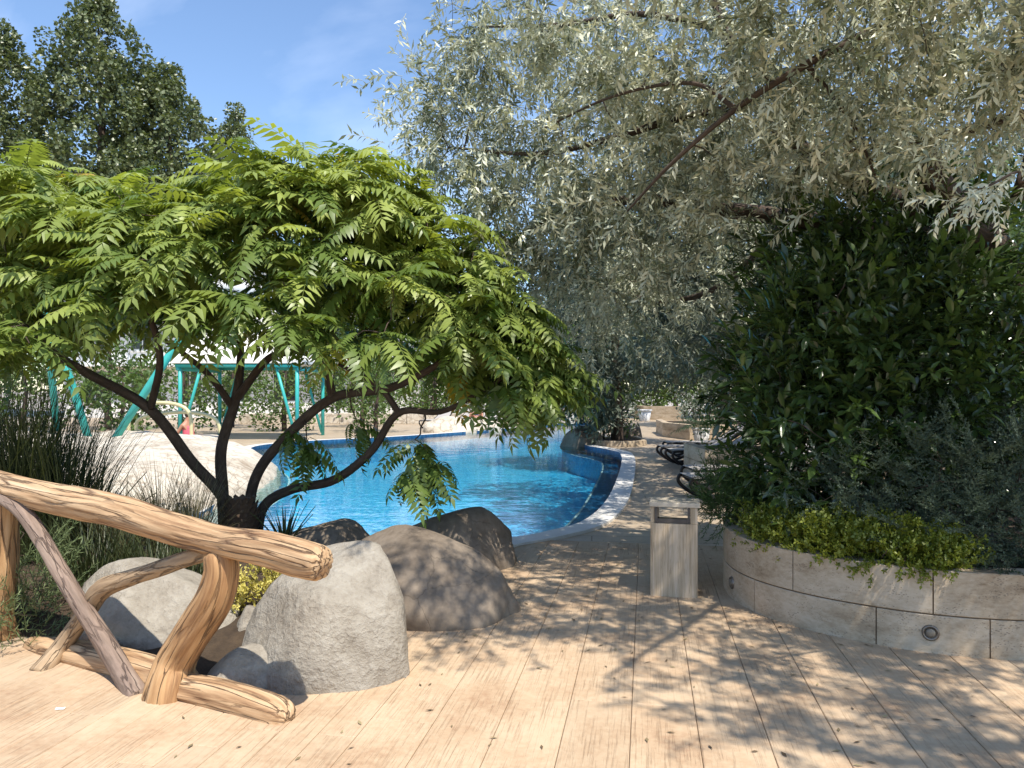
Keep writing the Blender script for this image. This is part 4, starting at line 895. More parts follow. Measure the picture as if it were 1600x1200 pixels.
# ---- silver-leaved oleaster overhanging from the right
ob = np.array([4.35, 6.75, 0.45])
olive = tag(empty('oleaster_tree', ob), 'large silver-leaved tree overhanging the walkway from the stone planter', 'tree')
trunk = [(4.35, 6.75, 0.40), (4.40, 6.72, 1.2), (4.36, 6.62, 2.1), tuple(W(1560, 400, 6.4)), tuple(W(1500, 340, 6.2)), tuple(W(1440, 240, 6.0))]
P, r = sample_limb(trunk, [0.21, 0.18, 0.165, 0.15, 0.12, 0.09], 50)
tube_obj('trunk', P - ob, r, M['olive_bark'], olive, 16); nodes = list(P[28:]); rads = list(r[28:])
limbs = [([W(1545, 385, 6.4), W(1400, 365, 6.7), W(1230, 340, 7.0), W(1110, 325, 7.2), W(1000, 312, 7.3), W(890, 330, 7.5), W(790, 380, 7.7)], [0.11, 0.10, 0.085, 0.07, 0.05, 0.03, 0.015]),
         ([W(1440, 330, 6.3), W(1290, 258, 6.5), W(1180, 160, 6.6), W(1130, 40, 6.7), W(1090, -80, 6.8)], [0.085, 0.07, 0.055, 0.045, 0.03]),
         ([W(1180, 165, 6.6), W(1060, 185, 6.7), W(960, 215, 6.8), W(840, 240, 7.0), W(700, 230, 7.4)], [0.045, 0.035, 0.03, 0.022, 0.01]),
         ([W(1130, 45, 6.7), W(1000, 22, 6.8), W(880, 38, 7.0), W(760, 42, 7.3)], [0.035, 0.028, 0.02, 0.01]),
         ([W(1230, 340, 7.0), W(1190, 390, 7.8), W(1110, 455, 8.6), W(1020, 470, 9.2), W(950, 440, 9.5)], [0.055, 0.045, 0.035, 0.025, 0.014]),
         ([W(1600, 180, 5.2), W(1500, 205, 5.4), W(1420, 222, 5.7), W(1330, 235, 6.0)], [0.04, 0.032, 0.024, 0.014]),
         ([W(1420, 20, 5.3), W(1270, 95, 5.3), W(1150, 170, 5.6), W(1050, 255, 5.9), W(980, 330, 6.2)], [0.034, 0.028, 0.022, 0.016, 0.008]),
         ([W(1150, 170, 5.6), W(1080, 130, 5.8), W(960, 150, 6.2), W(850, 200, 6.6)], [0.02, 0.016, 0.012, 0.007]),
         ([W(1260, 100, 5.35), W(1330, 190, 5.5), W(1370, 280, 5.7)], [0.02, 0.015, 0.008]),
         ([(4.2, 6.3, 3.2), (3.9, 5.2, 4.2), (3.3, 3.9, 4.9), (2.6, 2.7, 5.1), (1.9, 1.8, 5.0)], [0.06, 0.05, 0.04, 0.028, 0.014]),
         ([(3.6, 4.6, 4.5), (2.6, 4.2, 5.0), (1.5, 3.9, 5.2), (0.6, 3.7, 5.0)], [0.036, 0.028, 0.02, 0.01]),
         ([(3.9, 5.2, 4.2), (4.2, 3.8, 4.3), (4.3, 2.4, 4.1), (4.0, 1.4, 3.8)], [0.036, 0.028, 0.02, 0.01])]
for pts, rd in limbs:
    P, r = sample_limb(pts, rd, 44); tube_obj('limb', P - ob, r, M['olive_bark'], olive, 10); nodes += list(P[2:]); rads += list(r[2:])
blobs = [(690,185,7.5,.5,10),(720,110,7.5,.5,9),(770,40,7.5,.6,10),(740,290,7.6,.5,9),(790,350,7.6,.55,10),(815,430,7.8,.42,7),(850,150,7.2,.75,16),(870,300,7.1,.7,14),(890,420,7.5,.55,10),(930,40,6.9,.8,16),
         (980,160,6.7,.8,16),(1000,290,6.8,.8,16),(990,400,7.4,.7,12),(930,490,8.4,.5,8),(1060,60,6.4,.8,16),(1110,180,6.3,.8,14),(1120,290,6.7,.6,9),(1080,400,8.2,.8,12),(1200,60,5.9,.8,15),(1240,180,5.9,.75,13),
         (1330,60,5.4,.8,14),(1350,180,5.6,.65,11),(1450,60,5.0,.75,13),(1440,170,5.3,.55,8),(1540,70,4.8,.65,10),(1570,140,5.0,.35,4),(1300,270,6.4,.4,4),
         (760,180,8.6,.8,10),(860,230,9.0,1.0,14),(1000,220,9.0,1.1,16),(1150,240,8.8,1.1,14),(1300,200,8.4,1.1,12),(1430,200,8.0,1.0,8),(1580,160,7.5,.8,6),(1000,60,8.8,1.1,14),(1200,60,8.6,1.1,12),(1400,80,8.2,1.1,12),(1560,60,7.5,1.1,10),
         (1050,470,9.2,.8,10),(960,430,9.4,.7,8),(1150,430,9.0,.8,10)]
cent, crad = [], []
for px, py, d, r_, n in blobs:
    c = W(px, py, d); pts, _ = ellip_pts(c, (r_ * 1.05, r_, r_ * 0.9), n, 0.35); cent += list(pts); crad += [r_] * n
n_vis = len(cent)
# boughs above and behind the frame that throw the dappled shade on the boards
KX, KY = SUN_H.x / math.tan(R(SUN_EL)), SUN_H.y / math.tan(R(SUN_EL))
targets = [(-0.75, 5.35, 3), (-0.35, 5.6, 4), (-0.3, 5.05, 3), (0.1, 5.3, 4), (0.25, 6.1, 5), (0.7, 5.6, 5), (-0.3, 6.6, 4), (-0.6, 6.9, 3), (0.5, 6.9, 5), (0.9, 6.4, 5), (0.4, 4.85, 3), (0.9, 5.0, 4), (1.2, 5.6, 5), (1.35, 4.75, 4), (1.0, 4.45, 3), (1.7, 4.35, 4), (1.5, 6.3, 5), (0.2, 7.4, 4), (0.9, 7.7, 5),
           (0.95, 3.62, 2), (1.25, 3.75, 2), (1.55, 3.55, 2), (1.75, 3.9, 3), (2.1, 3.6, 4), (2.3, 4.0, 4), (2.05, 3.15, 4), (2.5, 3.3, 4), (1.8, 3.2, 2), (2.8, 3.9, 5), (3.0, 3.2, 5), (2.3, 4.6, 5), (3.0, 4.8, 5), (3.6, 4.2, 5), (2.2, 5.4, 5), (3.0, 5.6, 6), (3.8, 5.2, 6), (2.4, 6.3, 6), (3.4, 6.5, 6), (1.6, 7.4, 5), (2.4, 7.4, 6), (4.5, 5.0, 5), (4.4, 6.0, 5)]
for x, y, n in targets:
    for _ in range((2 if x > 2.15 and y > 4.4 else 1) * int(n * (1.45 if y > 4.6 else 1.25))):
        h = rng.uniform(4.1, 5.3); cent.append(np.array([x + KX * h, y + KY * h, h]) + rng.normal(size=3) * 0.2); crad.append(0.3)
cent = np.array(cent)
br = skeleton_connect(nodes, rads, cent, 0.003, 0.02, 0.15, 0.10, 0.05)
link('twigs', tubes_mesh('twigs', [(p - ob, q) for p, q in br], 4), M['olive_bark'], olive)['kind'] = 'stuff'
pos, dirn, nrm, ss, vv = [], [], [], [], []
order_c = np.array([p[-1] for p, _ in br])
for P_, _ in br:
    tip = P_[-1]; over = tip[1] < 4.6 and tip[2] > 3.6
    tdir = norm(P_[-1] - P_[max(0, len(P_) - 4)]); nsp = 12 if over else 13
    tone = np.clip(0.5 + 0.2 * rng.normal(), 0.05, 0.95)
    for i in range(nsp):
        q = P_[int(rng.integers(max(1, len(P_) // 3), len(P_)))] if rng.random() < 0.55 else tip + rng.normal(size=3) * (0.16 if over else 0.22)
        d = tdir * 0.5 + rand_dirs(1)[0] * 0.85 + np.array([0, 0, -0.25]); pos.append(q); dirn.append(d); nrm.append(np.array([0, -0.25, 1.0]) + rng.normal(size=3) * 0.5); ss.append(rng.uniform(0.75, 1.25)); vv.append(np.clip(tone + 0.30 * rng.normal(), 0, 1))
pos, dirn, nrm, ss, vv = map(np.array, (pos, norm(dirn), norm(nrm), ss, vv))
parts = scatter_variants(SPRIG, pos, dirn, nrm, ss, vv, ob)
# close leafy spray at the right
spray = [W(1640, 262, 3.3), W(1590, 268, 3.3), W(1545, 290, 3.3), W(1505, 300, 3.3)]
link('spray_twig', tubes_mesh('spray_twig', [(resample([(4.2, 3.8, 4.3), (3.6, 3.4, 3.4), spray[0], spray[1], spray[2], spray[3]], 24) - ob, np.linspace(0.014, 0.003, 24))], 6), M['olive_bark'], olive)
sp, sd, sn, s2, sv = [], [], [], [], []
for c in spray:
    for i in range(6):
        sp.append(c + rng.normal(size=3) * 0.03); sd.append(np.array([-0.5, -0.1, -0.35]) + rand_dirs(1)[0] * 0.7); sn.append(np.array([0, -0.4, 1.0]) + rng.normal(size=3) * 0.3); s2.append(rng.uniform(0.45, 0.7)); sv.append(rng.uniform(0.5, 0.95))
parts += scatter_variants(BIGSPRIG, np.array(sp), norm(np.array(sd)), norm(np.array(sn)), np.array(s2), np.array(sv), ob)
o = link('crown', leaf_mesh('crown', parts), M['olive'], olive); o['kind'] = 'stuff'

# ---- cherry laurel
lb = np.array([3.1, 6.3, 0.46])
laurel = tag(empty('laurel_bush', lb), 'tall dark glossy laurel bush filling the near stone planter', 'bush')
lcl = [(1255,560,6.3,.5),(1250,690,6.1,.45),(1250,460,6.8,.5),(1290,420,6.6,.55),(1290,540,6.0,.6),(1290,650,5.8,.55),(1270,740,5.7,.4),(1380,390,6.5,.55),(1390,500,6.0,.65),(1400,610,5.8,.6),(1400,690,5.7,.45),(1480,430,6.2,.6),(1490,540,5.9,.6),(1500,640,5.8,.5),(1560,520,6.3,.55),(1570,620,6.2,.5),(1215,600,7.0,.5),(1225,720,6.6,.4),(1330,350,6.9,.4),(1450,360,6.6,.4),
       (1300,500,7.0,.8),(1400,480,7.0,.8),(1500,520,7.0,.8),(1300,650,6.8,.7),(1450,650,6.8,.8),(1580,420,7.2,.6)]
stemp, tipsl = [], []
pos, dirn, nrm, ss, vv = [], [], [], [], []
for px, py, d, r_ in lcl:
    c = W(px, py, d); n = int(195 * r_ * r_ * 1.7); q, dd_ = ellip_pts(c, (r_, r_, r_), n, 0.6); tipsl.append(c)
    tone = rng.uniform(0.15, 0.55)
    pos += list(q); dirn += list(norm(dd_ * 0.8 + rand_dirs(n) * 0.5 + np.array([0, -0.25, 0.35]))); nrm += list(norm(rand_dirs(n) * 0.4 + np.array([0, -0.3, 1.0]))); ss += list(rng.uniform(0.75, 1.2, n)); vv += list(np.clip(tone + 0.2 * rng.normal(size=n) + (rng.random(n) < 0.08) * 0.5, 0, 1))
pos, dirn, nrm, ss, vv = map(np.array, (pos, dirn, nrm, ss, vv))
parts = split_parts(LAUREL, pos, dirn, nrm, ss, vv, lb, laurel, 'leafy_shoot', 'laurel', 300, visible_score(pos))
o = link('foliage', leaf_mesh('foliage', parts), M['laurel'], laurel); o['kind'] = 'stuff'
stp = []
for k_ in range(7):
    b0 = lb + np.array([rng.uniform(-0.9, 0.9), rng.uniform(-0.4, 0.5), 0]); t0 = tipsl[k_ * 3 % len(tipsl)]; stp.append((resample([b0, (b0 * 0.6 + t0 * 0.4) + np.array([0, 0, 0.3]), t0], 12), np.linspace(0.03, 0.01, 12)))
for i, (P_, r_) in enumerate(stp): tube_obj('stem', P_ - lb, r_, M['bark'], laurel, 8)
br = skeleton_connect(np.vstack([p for p, _ in stp]), np.concatenate([r_ for _, r_ in stp]), tipsl + list(pos[::14]), 0.004, 0.015, 0, 0.08, 0.02)
link('twigs', tubes_mesh('twigs', [(p - lb, q) for p, q in br], 4), M['bark'], laurel)['kind'] = 'stuff'

def sprig_bush(name, label, base, clumps, per, tmpls, mat, size=(0.8, 1.2), outward=0.7, up=0.3, sz=1.0, flat=0.0, twigs=True, group=None, cat='shrub', tones=(0.2, 0.6), stem_mat='bark'):
    base = np.array(base, float); o = tag(empty(name, base), label, cat, group)
    pos, dirn, nrm, ss, vv, cs = [], [], [], [], [], []
    for c, r_ in clumps:
        r3 = np.broadcast_to(np.asarray(r_, float), (3,)); n = max(5, int(per * float(np.prod(r3)) ** (2 / 3)))
        q, d = ellip_pts(c, r3, n, 0.6); tone = rng.uniform(*tones); cs.append(np.array(c))
        pos += list(q); dirn += list(norm(d * outward + rand_dirs(n) * 0.45 + np.array([0, 0, up]))); nrm += list(norm(rand_dirs(n) * 0.4 + np.array([0, 0, 1.0]) + d * 0.2)); ss += list(rng.uniform(*size, n) * sz); vv += list(np.clip(tone + 0.2 * rng.normal(size=n), 0, 1))
    pos, dirn, nrm, ss, vv = map(np.array, (pos, dirn, nrm, ss, vv))
    f = link('foliage', leaf_mesh('foliage', scatter_variants(tmpls, pos, dirn, nrm, ss, vv, base)), M[mat], o); f['kind'] = 'stuff'
    if twigs:
        br_ = skeleton_connect([base + np.array([0, 0, 0.02 * k2]) for k2 in range(4)], [0.02] * 4, cs + list(pos[::max(1, len(pos) // 70)]), 0.003, 0.018, 0, 0.08, 0.05)
        link('stems', tubes_mesh('stems', [(p - base, q) for p, q in br_], 4), M[stem_mat], o)
    return o
# juniper over the wall on the right
jc = [(W(1320, 780, 5.3), (.35, .25, .2)), (W(1400, 745, 5.2), (.4, .3, .25)), (W(1500, 740, 5.1), (.45, .3, .28)), (W(1590, 750, 5.0), (.4, .3, .28)), (W(1440, 810, 4.95), (.35, .25, .22)), (W(1540, 825, 4.85), (.4, .25, .22)), (W(1600, 850, 4.75), (.35, .2, .18)), (W(1660, 800, 4.9), (.45, .3, .3)), (W(1580, 690, 5.4), (.4, .3, .25)), (W(1480, 690, 5.5), (.4, .3, .2)), (W(1660, 720, 5.4), (.4, .3, .3)), (W(1570, 880, 4.72), (.25, .14, .10)), (W(1380, 830, 5.05), (.25, .2, .15)), (W(1640, 880, 4.75), (.3, .14, .1))]
sprig_bush('juniper', 'spreading blue-green juniper leaning over the planter edge', (3.2, 5.2, 0.46), jc, 850, JUNI, 'juniper', (0.75, 1.25), 0.55, 0.15, cat='bush')
# golden box hedge along the planter rim
bc = []
for px in np.arange(1150, 1530, 16):
    a = s_at_px(max(px, 1142)); x = np.interp(a, s_t, path_t[:, 0]); y = np.interp(a, s_t, path_t[:, 1]); t = np.array([np.interp(a + .02, s_t, path_t[:, 0]) - x, np.interp(a + .02, s_t, path_t[:, 1]) - y]); t /= np.linalg.norm(t); inn = np.array([-t[1], t[0]])
    hgt = 0.10 + 0.05 * rng.random() - 0.05 * max(0, (px - 1400) / 130)
    bc.append((np.array([x, y, 0.53]) + np.array([*(inn * rng.uniform(0.06, 0.12)), hgt * 0.35]), (0.10, 0.10, hgt)))
    bc.append((np.array([x, y, 0.55]) + np.array([*(inn * rng.uniform(0.2, 0.32)), hgt * 0.5]), (0.12, 0.12, hgt)))
sprig_bush('low_hedge', 'low yellow-green hedge spilling over the rim of the curved planter', (2.3, 5.2, 0.46), bc, 3600, BOXSP, 'box', (0.7, 1.15), 0.6, 0.4, cat='hedge', tones=(0.1, 0.6))
# fine-needled shrub at the tip of the planter
rc = [(W(1150, 790, 6.2), (.22, .25, .18)), (W(1130, 770, 6.3), (.18, .22, .16)), (W(1170, 760, 6.4), (.22, .25, .2)), (W(1190, 790, 6.0), (.2, .2, .16)), (W(1125, 800, 6.15), (.1, .15, .1))]
sprig_bush('needle_shrub', 'dark fine-needled shrub drooping over the planter tip behind the bin', (1.98, 6.3, 0.46), rc, 2600, NEEDLE, 'rosemary', (0.8, 1.3), 0.45, 0.35, cat='shrub')
# grey-green lavender-like shrub at lower left
lc_ = [(W(20, 1000, 4.75), (.26, .22, .2)), (W(-40, 980, 4.8), (.3, .25, .25)), (W(50, 960, 5.0), (.22, .25, .22)), (W(10, 930, 5.1), (.3, .25, .25)), (W(70, 920, 5.2), (.22, .2, .2)), (W(-60, 920, 5.2), (.3, .25, .25)), (W(40, 870, 5.4), (.25, .2, .25))]
sprig_bush('lavender_shrub', 'wiry grey-green shrub at the foot of the log railing', (-3.25, 5.1, 0.02), lc_, 900, [needle_sprig(90 + i, 18, 0.20, 0.045, 0.06, 40) for i in range(3)], 'lavender', (0.8, 1.25), 0.6, 0.4)
# golden euonymus between the boulders
yc = [(W(375, 915, 5.0), (.09, .1, .09)), (W(410, 905, 5.0), (.1, .1, .1)), (W(395, 935, 4.9), (.12, .1, .08)), (W(440, 905, 5.0), (.09, .1, .07)), (W(365, 945, 4.88), (.07, .08, .06)), (W(460, 898, 5.05), (.07, .08, .05))]
sprig_bush('golden_bush', 'small golden-leaved bush between the pale boulders under the rail', (-1.67, 4.95, 0.15), yc, 3600, [needle_sprig(95 + i, 12, 0.07, 0.024, 0.32, 60) for i in range(3)], 'yellow', (0.8, 1.2), 0.6, 0.5, tones=(0.4, 0.75))

# ---- grasses, yuccas, palm stump
def blade_geo(root, az, lean, L, w, segs=5, curl=1.0):
    t = np.linspace(0, 1, segs + 1); out = np.array([math.cos(az), math.sin(az), 0]); ang = lean + curl * t * 0.9
    dr = np.cumsum(np.concatenate([[0], np.sin(ang[:-1])])) * L / segs; dz = np.cumsum(np.concatenate([[0], np.cos(ang[:-1])])) * L / segs
    C = root + out * dr[:, None] + np.array([0, 0, 1.0]) * dz[:, None]; side = np.array([-math.sin(az), math.cos(az), 0.15]); ww = w * (1 - t ** 1.6) + 0.0004
    V = np.concatenate([C - side * ww[:, None], C + side * ww[:, None]]); n = segs + 1; T = []
    for i in range(segs): T += [(i, i + 1, n + i), (i + 1, n + i + 1, n + i)]
    return V, np.array(T)
def grass_clump(name, label, base, n, L, w, spread, lean, mat, curl=1.0, heads=0, group=None):
    base = np.array(base, float); o = tag(empty(name, base), label, 'grass', group); parts = []
    for i in range(n):
        az = rng.random() * 6.283; rt = np.array([math.cos(az), math.sin(az), 0]) * spread * math.sqrt(rng.random())
        V, T = blade_geo(rt, az + rng.normal() * 0.5, abs(rng.normal()) * lean, L * rng.uniform(0.5, 1.1), w * rng.uniform(0.6, 1.2), 5, curl * rng.uniform(0.3, 1.3)); parts.append((V, T, np.full(len(V), rng.random())))
    f = link('blades', leaf_mesh('blades', parts), M[mat], o); f['kind'] = 'stuff'
    return o
def at_bed(px, d, z=0.2): return ((px - 800) / F * d, d, z)
for px, d, n, L in ((25, 6.3, 520, 1.75), (-70, 6.2, 420, 1.9), (95, 6.4, 420, 1.45), (60, 7.0, 380, 1.7)):
    grass_clump('ornamental_grass', 'tall dark clump of ornamental grass behind the log railing', at_bed(px, d), n, L, 0.006, 0.22, 0.22, 'grass', 0.9, group='tall grass clumps behind the railing')
for px, d, n, L in ((300, 6.3, 320, 0.85), (250, 6.6, 300, 0.9), (190, 6.1, 260, 0.8)):
    grass_clump('fountain_grass', 'wispy arching grass at the foot of the feathery tree', at_bed(px, d), n, L, 0.0028, 0.10, 0.45, 'drygrass', 1.1, group='wispy grass under the feathery tree')
for px, d, n, L in ((150, 5.7, 260, 0.7), (300, 5.5, 200, 0.5), (240, 5.6, 220, 0.55)):
    grass_clump('low_grass', 'low dark grass tuft behind the broad tan boulder', at_bed(px, d, 0.12), n, L, 0.005, 0.2, 0.4, 'grass', 1.0, group='low grass tufts behind the boulder')
def yucca(name, label, base, n, L, w, lean0=0.15, lean1=1.1, mat='yucca', group=None):
    base = np.array(base, float); o = tag(empty(name, base), label, 'plant', group)
    for i in range(n):
        f = i / n; V, T = blade_geo(np.zeros(3), i * 2.4, lean0 + (lean1 - lean0) * f + rng.normal() * 0.08, L * rng.uniform(0.75, 1.1), w, 5, 0.25)
        # a shallow channel down the blade gives it thickness
        nV = len(V) // 2; C = (V[:nV] + V[nV:]) / 2 - np.array([0, 0, w * 0.5]); VV = np.vstack([V, C]); TT = []
        for s_ in range(nV - 1): TT += [(s_, s_+1, 2*nV+s_), (s_+1, 2*nV+s_+1, 2*nV+s_), (2*nV+s_, 2*nV+s_+1, nV+s_), (2*nV+s_+1, nV+s_+1, nV+s_)]
        link('leaf', mesh_np('leaf', VV, np.array(TT), {'var': ('FLOAT', np.full(len(VV), rng.random()))}), M[mat], o)
    return o
yucca('yucca', 'spiky dark yucca beside the palm stump at the water edge', at_bed(445, 6.6, 0.2), 26, 0.46, 0.016)
yucca('yucca', 'spiky shaded yucca among the tall grass behind the rail', at_bed(150, 6.9, 0.25), 30, 0.75, 0.02)
ps = empty('palm_stump', at_bed(376, 6.75, 0.18)); tag(ps, 'short scaly palm stump at the foot of the feathery tree', 'palm')
link('core', lathe_mesh('core', [(0.12, 0.0), (0.145, 0.12), (0.15, 0.25), (0.13, 0.38), (0.08, 0.46), (0.0, 0.48)], 20), M['palm'], ps)
scale_me = mesh_py('leaf_scale', [(-.028, 0, 0), (.028, 0, 0), (.022, -.022, .045), (-.022, -.022, .045), (0, -.034, .062), (0, .012, .01)], [(0, 1, 2, 3), (3, 2, 4), (0, 3, 5), (1, 5, 2), (3, 4, 5), (4, 2, 5)]); scale_me.materials.append(M['palm'])
for ring in range(11):
    z = 0.02 + ring * 0.04; r_ = np.interp(z, [0, .12, .25, .38, .46], [.12, .145, .15, .13, .085])
    for k_ in range(14):
        a = (k_ + 0.5 * (ring % 2)) / 14 * 2 * math.pi; o = bpy.data.objects.new('leaf_scale', scale_me); COL.objects.link(o); o.parent = ps; o.location = (r_ * math.cos(a), r_ * math.sin(a), z); o.rotation_euler = (0, 0, a + math.pi / 2)

# ---- right-hand shrubs further along the walkway
def blob_list(x0, x1, y0, y1, z0, z1, n, r):
    return [((rng.uniform(x0, x1), rng.uniform(y0, y1), rng.uniform(z0, z1)), r * rng.uniform(0.7, 1.25)) for _ in range(n)]
clump_tree('clipped_hedge', 'clipped dense green hedge growing in the straight block planter', 'hedge', (4.6, 14.7, 0.46), [((x, y, z), (0.28, 0.28, 0.25)) for x in np.arange(3.85, 7.4, 0.4) for y in (14.25, 14.7, 15.2) for z in (0.7, 1.05, 1.3)], 420, 0.07, 'fargreen', trunk=([(4.6, 14.7, .4), (4.6, 14.7, .8), (4.7, 14.7, 1.1), (4.7, 14.7, 1.2)], [.05, .04, .03, .02]), crown_name='foliage')
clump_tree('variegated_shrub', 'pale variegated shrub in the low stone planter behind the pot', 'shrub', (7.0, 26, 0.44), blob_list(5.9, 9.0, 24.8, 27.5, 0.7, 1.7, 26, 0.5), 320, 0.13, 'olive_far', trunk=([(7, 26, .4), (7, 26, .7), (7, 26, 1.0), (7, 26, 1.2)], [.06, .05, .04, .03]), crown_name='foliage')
cyc = empty('cycad', (5.75, 23.05, 0.41)); tag(cyc, 'dark cycad with arching fronds growing in the white pot', 'plant')
cm = variant_meshes('frond', [pinnate(npairs=16, ll=0.20, lw=0.10, curve=0.55, seed=99)], 'cycad')
for i in range(18):
    a = i * 2.4; el = 0.95 - 0.045 * i; d = np.array([[math.cos(a) * math.cos(el), math.sin(a) * math.cos(el), math.sin(el)]]); fr = frames(d, np.array([[0, 0, 1.0]]))[0]
    o = bpy.data.objects.new('frond', cm[i % 3]); COL.objects.link(o); o.parent = cyc; m4 = np.eye(4); m4[:3, :3] = fr * rng.uniform(0.75, 0.95); m4[:3, 3] = (0, 0, 0.03); o.matrix_local = Matrix(m4.tolist())
def silver_tree(name, label, base, clumps, trunk, per=15, group=None, mat='olive_far', tm=FARSPRIG, droop=0.5):
    base = np.array(base, float); o = tag(empty(name, base), label, 'tree', group); P, r = sample_limb(trunk[0], trunk[1], 30); tube_obj('trunk', P - base, r, M['olive_bark'], o, 12)
    cs = []
    for c, rr, n in clumps:
        q, _ = ellip_pts(c, rr, n, 0.3); cs += list(q)
    br_ = skeleton_connect(P[8:], r[8:], cs, 0.005, 0.06, 0.2, 0.09, 0.06); link('branches', tubes_mesh('branches', [(p - base, q) for p, q in br_], 5), M['olive_bark'], o)['kind'] = 'stuff'
    pos, dirn, vv = [], [], []
    for P_, _ in br_:
        td = norm(P_[-1] - P_[0]); tone = rng.uniform(0.2, 0.7)
        for i in range(per):
            q = P_[int(rng.integers(len(P_) // 3, len(P_)))] if rng.random() < 0.5 else P_[-1] + rng.normal(size=3) * np.array([0.3, 0.3, 0.22]); pos.append(q); dirn.append(td * 0.4 + rand_dirs(1)[0] * 0.7 + np.array([0, 0, -droop])); vv.append(np.clip(tone + 0.2 * rng.normal(), 0, 1))
    n = len(pos); f = link('crown', leaf_mesh('crown', scatter_variants(tm, np.array(pos), norm(np.array(dirn)), norm(rand_dirs(n) * 0.5 + np.array([0, -0.2, 1.0])), rng.uniform(0.95, 1.5, n), np.array(vv), base)), M[mat], o); f['kind'] = 'stuff'
    return o
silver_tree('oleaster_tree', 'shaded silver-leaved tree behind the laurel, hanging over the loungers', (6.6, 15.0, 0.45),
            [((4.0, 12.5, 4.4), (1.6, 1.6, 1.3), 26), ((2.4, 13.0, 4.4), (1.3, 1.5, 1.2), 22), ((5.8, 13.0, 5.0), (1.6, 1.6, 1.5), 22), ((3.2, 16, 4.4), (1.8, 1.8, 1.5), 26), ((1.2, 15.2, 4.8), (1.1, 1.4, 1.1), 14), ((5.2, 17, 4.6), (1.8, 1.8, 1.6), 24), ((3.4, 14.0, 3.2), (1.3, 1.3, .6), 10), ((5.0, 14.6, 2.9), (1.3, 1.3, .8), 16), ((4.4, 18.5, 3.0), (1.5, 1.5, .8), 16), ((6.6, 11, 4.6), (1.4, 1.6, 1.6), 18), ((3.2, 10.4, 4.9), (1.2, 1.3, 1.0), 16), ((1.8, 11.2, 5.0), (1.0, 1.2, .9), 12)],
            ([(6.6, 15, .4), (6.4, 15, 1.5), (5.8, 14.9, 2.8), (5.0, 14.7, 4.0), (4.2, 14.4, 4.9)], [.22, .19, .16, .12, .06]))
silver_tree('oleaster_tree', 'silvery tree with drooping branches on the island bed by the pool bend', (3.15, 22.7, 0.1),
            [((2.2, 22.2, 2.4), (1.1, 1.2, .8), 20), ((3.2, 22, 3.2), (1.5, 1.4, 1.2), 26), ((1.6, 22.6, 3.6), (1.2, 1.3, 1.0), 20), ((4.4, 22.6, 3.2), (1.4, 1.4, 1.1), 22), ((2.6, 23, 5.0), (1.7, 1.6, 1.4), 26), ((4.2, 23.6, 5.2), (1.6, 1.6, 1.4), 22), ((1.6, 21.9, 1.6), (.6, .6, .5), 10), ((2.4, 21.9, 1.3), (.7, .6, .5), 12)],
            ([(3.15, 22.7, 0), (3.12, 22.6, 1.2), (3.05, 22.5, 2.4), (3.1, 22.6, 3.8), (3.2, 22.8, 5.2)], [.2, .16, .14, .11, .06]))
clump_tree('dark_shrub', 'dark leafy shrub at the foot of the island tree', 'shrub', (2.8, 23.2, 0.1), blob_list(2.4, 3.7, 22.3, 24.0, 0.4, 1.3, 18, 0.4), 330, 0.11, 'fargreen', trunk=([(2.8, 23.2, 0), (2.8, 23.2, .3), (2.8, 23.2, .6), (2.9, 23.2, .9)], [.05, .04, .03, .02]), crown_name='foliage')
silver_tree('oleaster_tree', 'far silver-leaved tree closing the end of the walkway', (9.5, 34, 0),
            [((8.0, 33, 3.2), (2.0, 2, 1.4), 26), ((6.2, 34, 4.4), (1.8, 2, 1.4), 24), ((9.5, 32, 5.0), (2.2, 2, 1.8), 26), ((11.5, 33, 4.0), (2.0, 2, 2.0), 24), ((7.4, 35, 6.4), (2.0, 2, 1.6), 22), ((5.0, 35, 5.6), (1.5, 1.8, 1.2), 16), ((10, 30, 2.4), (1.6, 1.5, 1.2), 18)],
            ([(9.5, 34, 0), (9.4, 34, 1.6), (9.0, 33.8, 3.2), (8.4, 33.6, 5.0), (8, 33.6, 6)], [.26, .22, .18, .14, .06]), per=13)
# dense evergreen backdrop on the right
for (x, y, h, w, lab) in ((6.4, 8.6, 4.8, 1.2, 'dark evergreen rising close behind the oleaster trunk'), (8.6, 9.5, 5.6, 1.7, 'dark evergreen shrub closing the view behind the laurel'), (9.5, 13.0, 4.8, 1.8, 'dark evergreen tree behind the block planter'), (10.5, 19.0, 5.0, 2.2, 'broad evergreen behind the lounger row'), (11.5, 26.5, 5.0, 2.4, 'evergreen mass behind the low stone planter'), (9.6, 44.5, 6.5, 2.8, 'dark tree behind the far small planter'), (4.8, 47.5, 6.0, 2.4, 'dark tree beyond the far end of the walkway')):
    clump_tree('evergreen_tree', lab, 'tree', (x, y, 0), blob_list(x - w, x + w, y - w * 0.7, y + w * 0.7, 0.7, h, 44, w * 0.42), 300, 0.13 if y < 15 else 0.19, 'fargreen', trunk=([(x, y, 0), (x, y, h * .25), (x + .1, y, h * .5), (x, y, h * .8)], [.16, .13, .1, .05]))

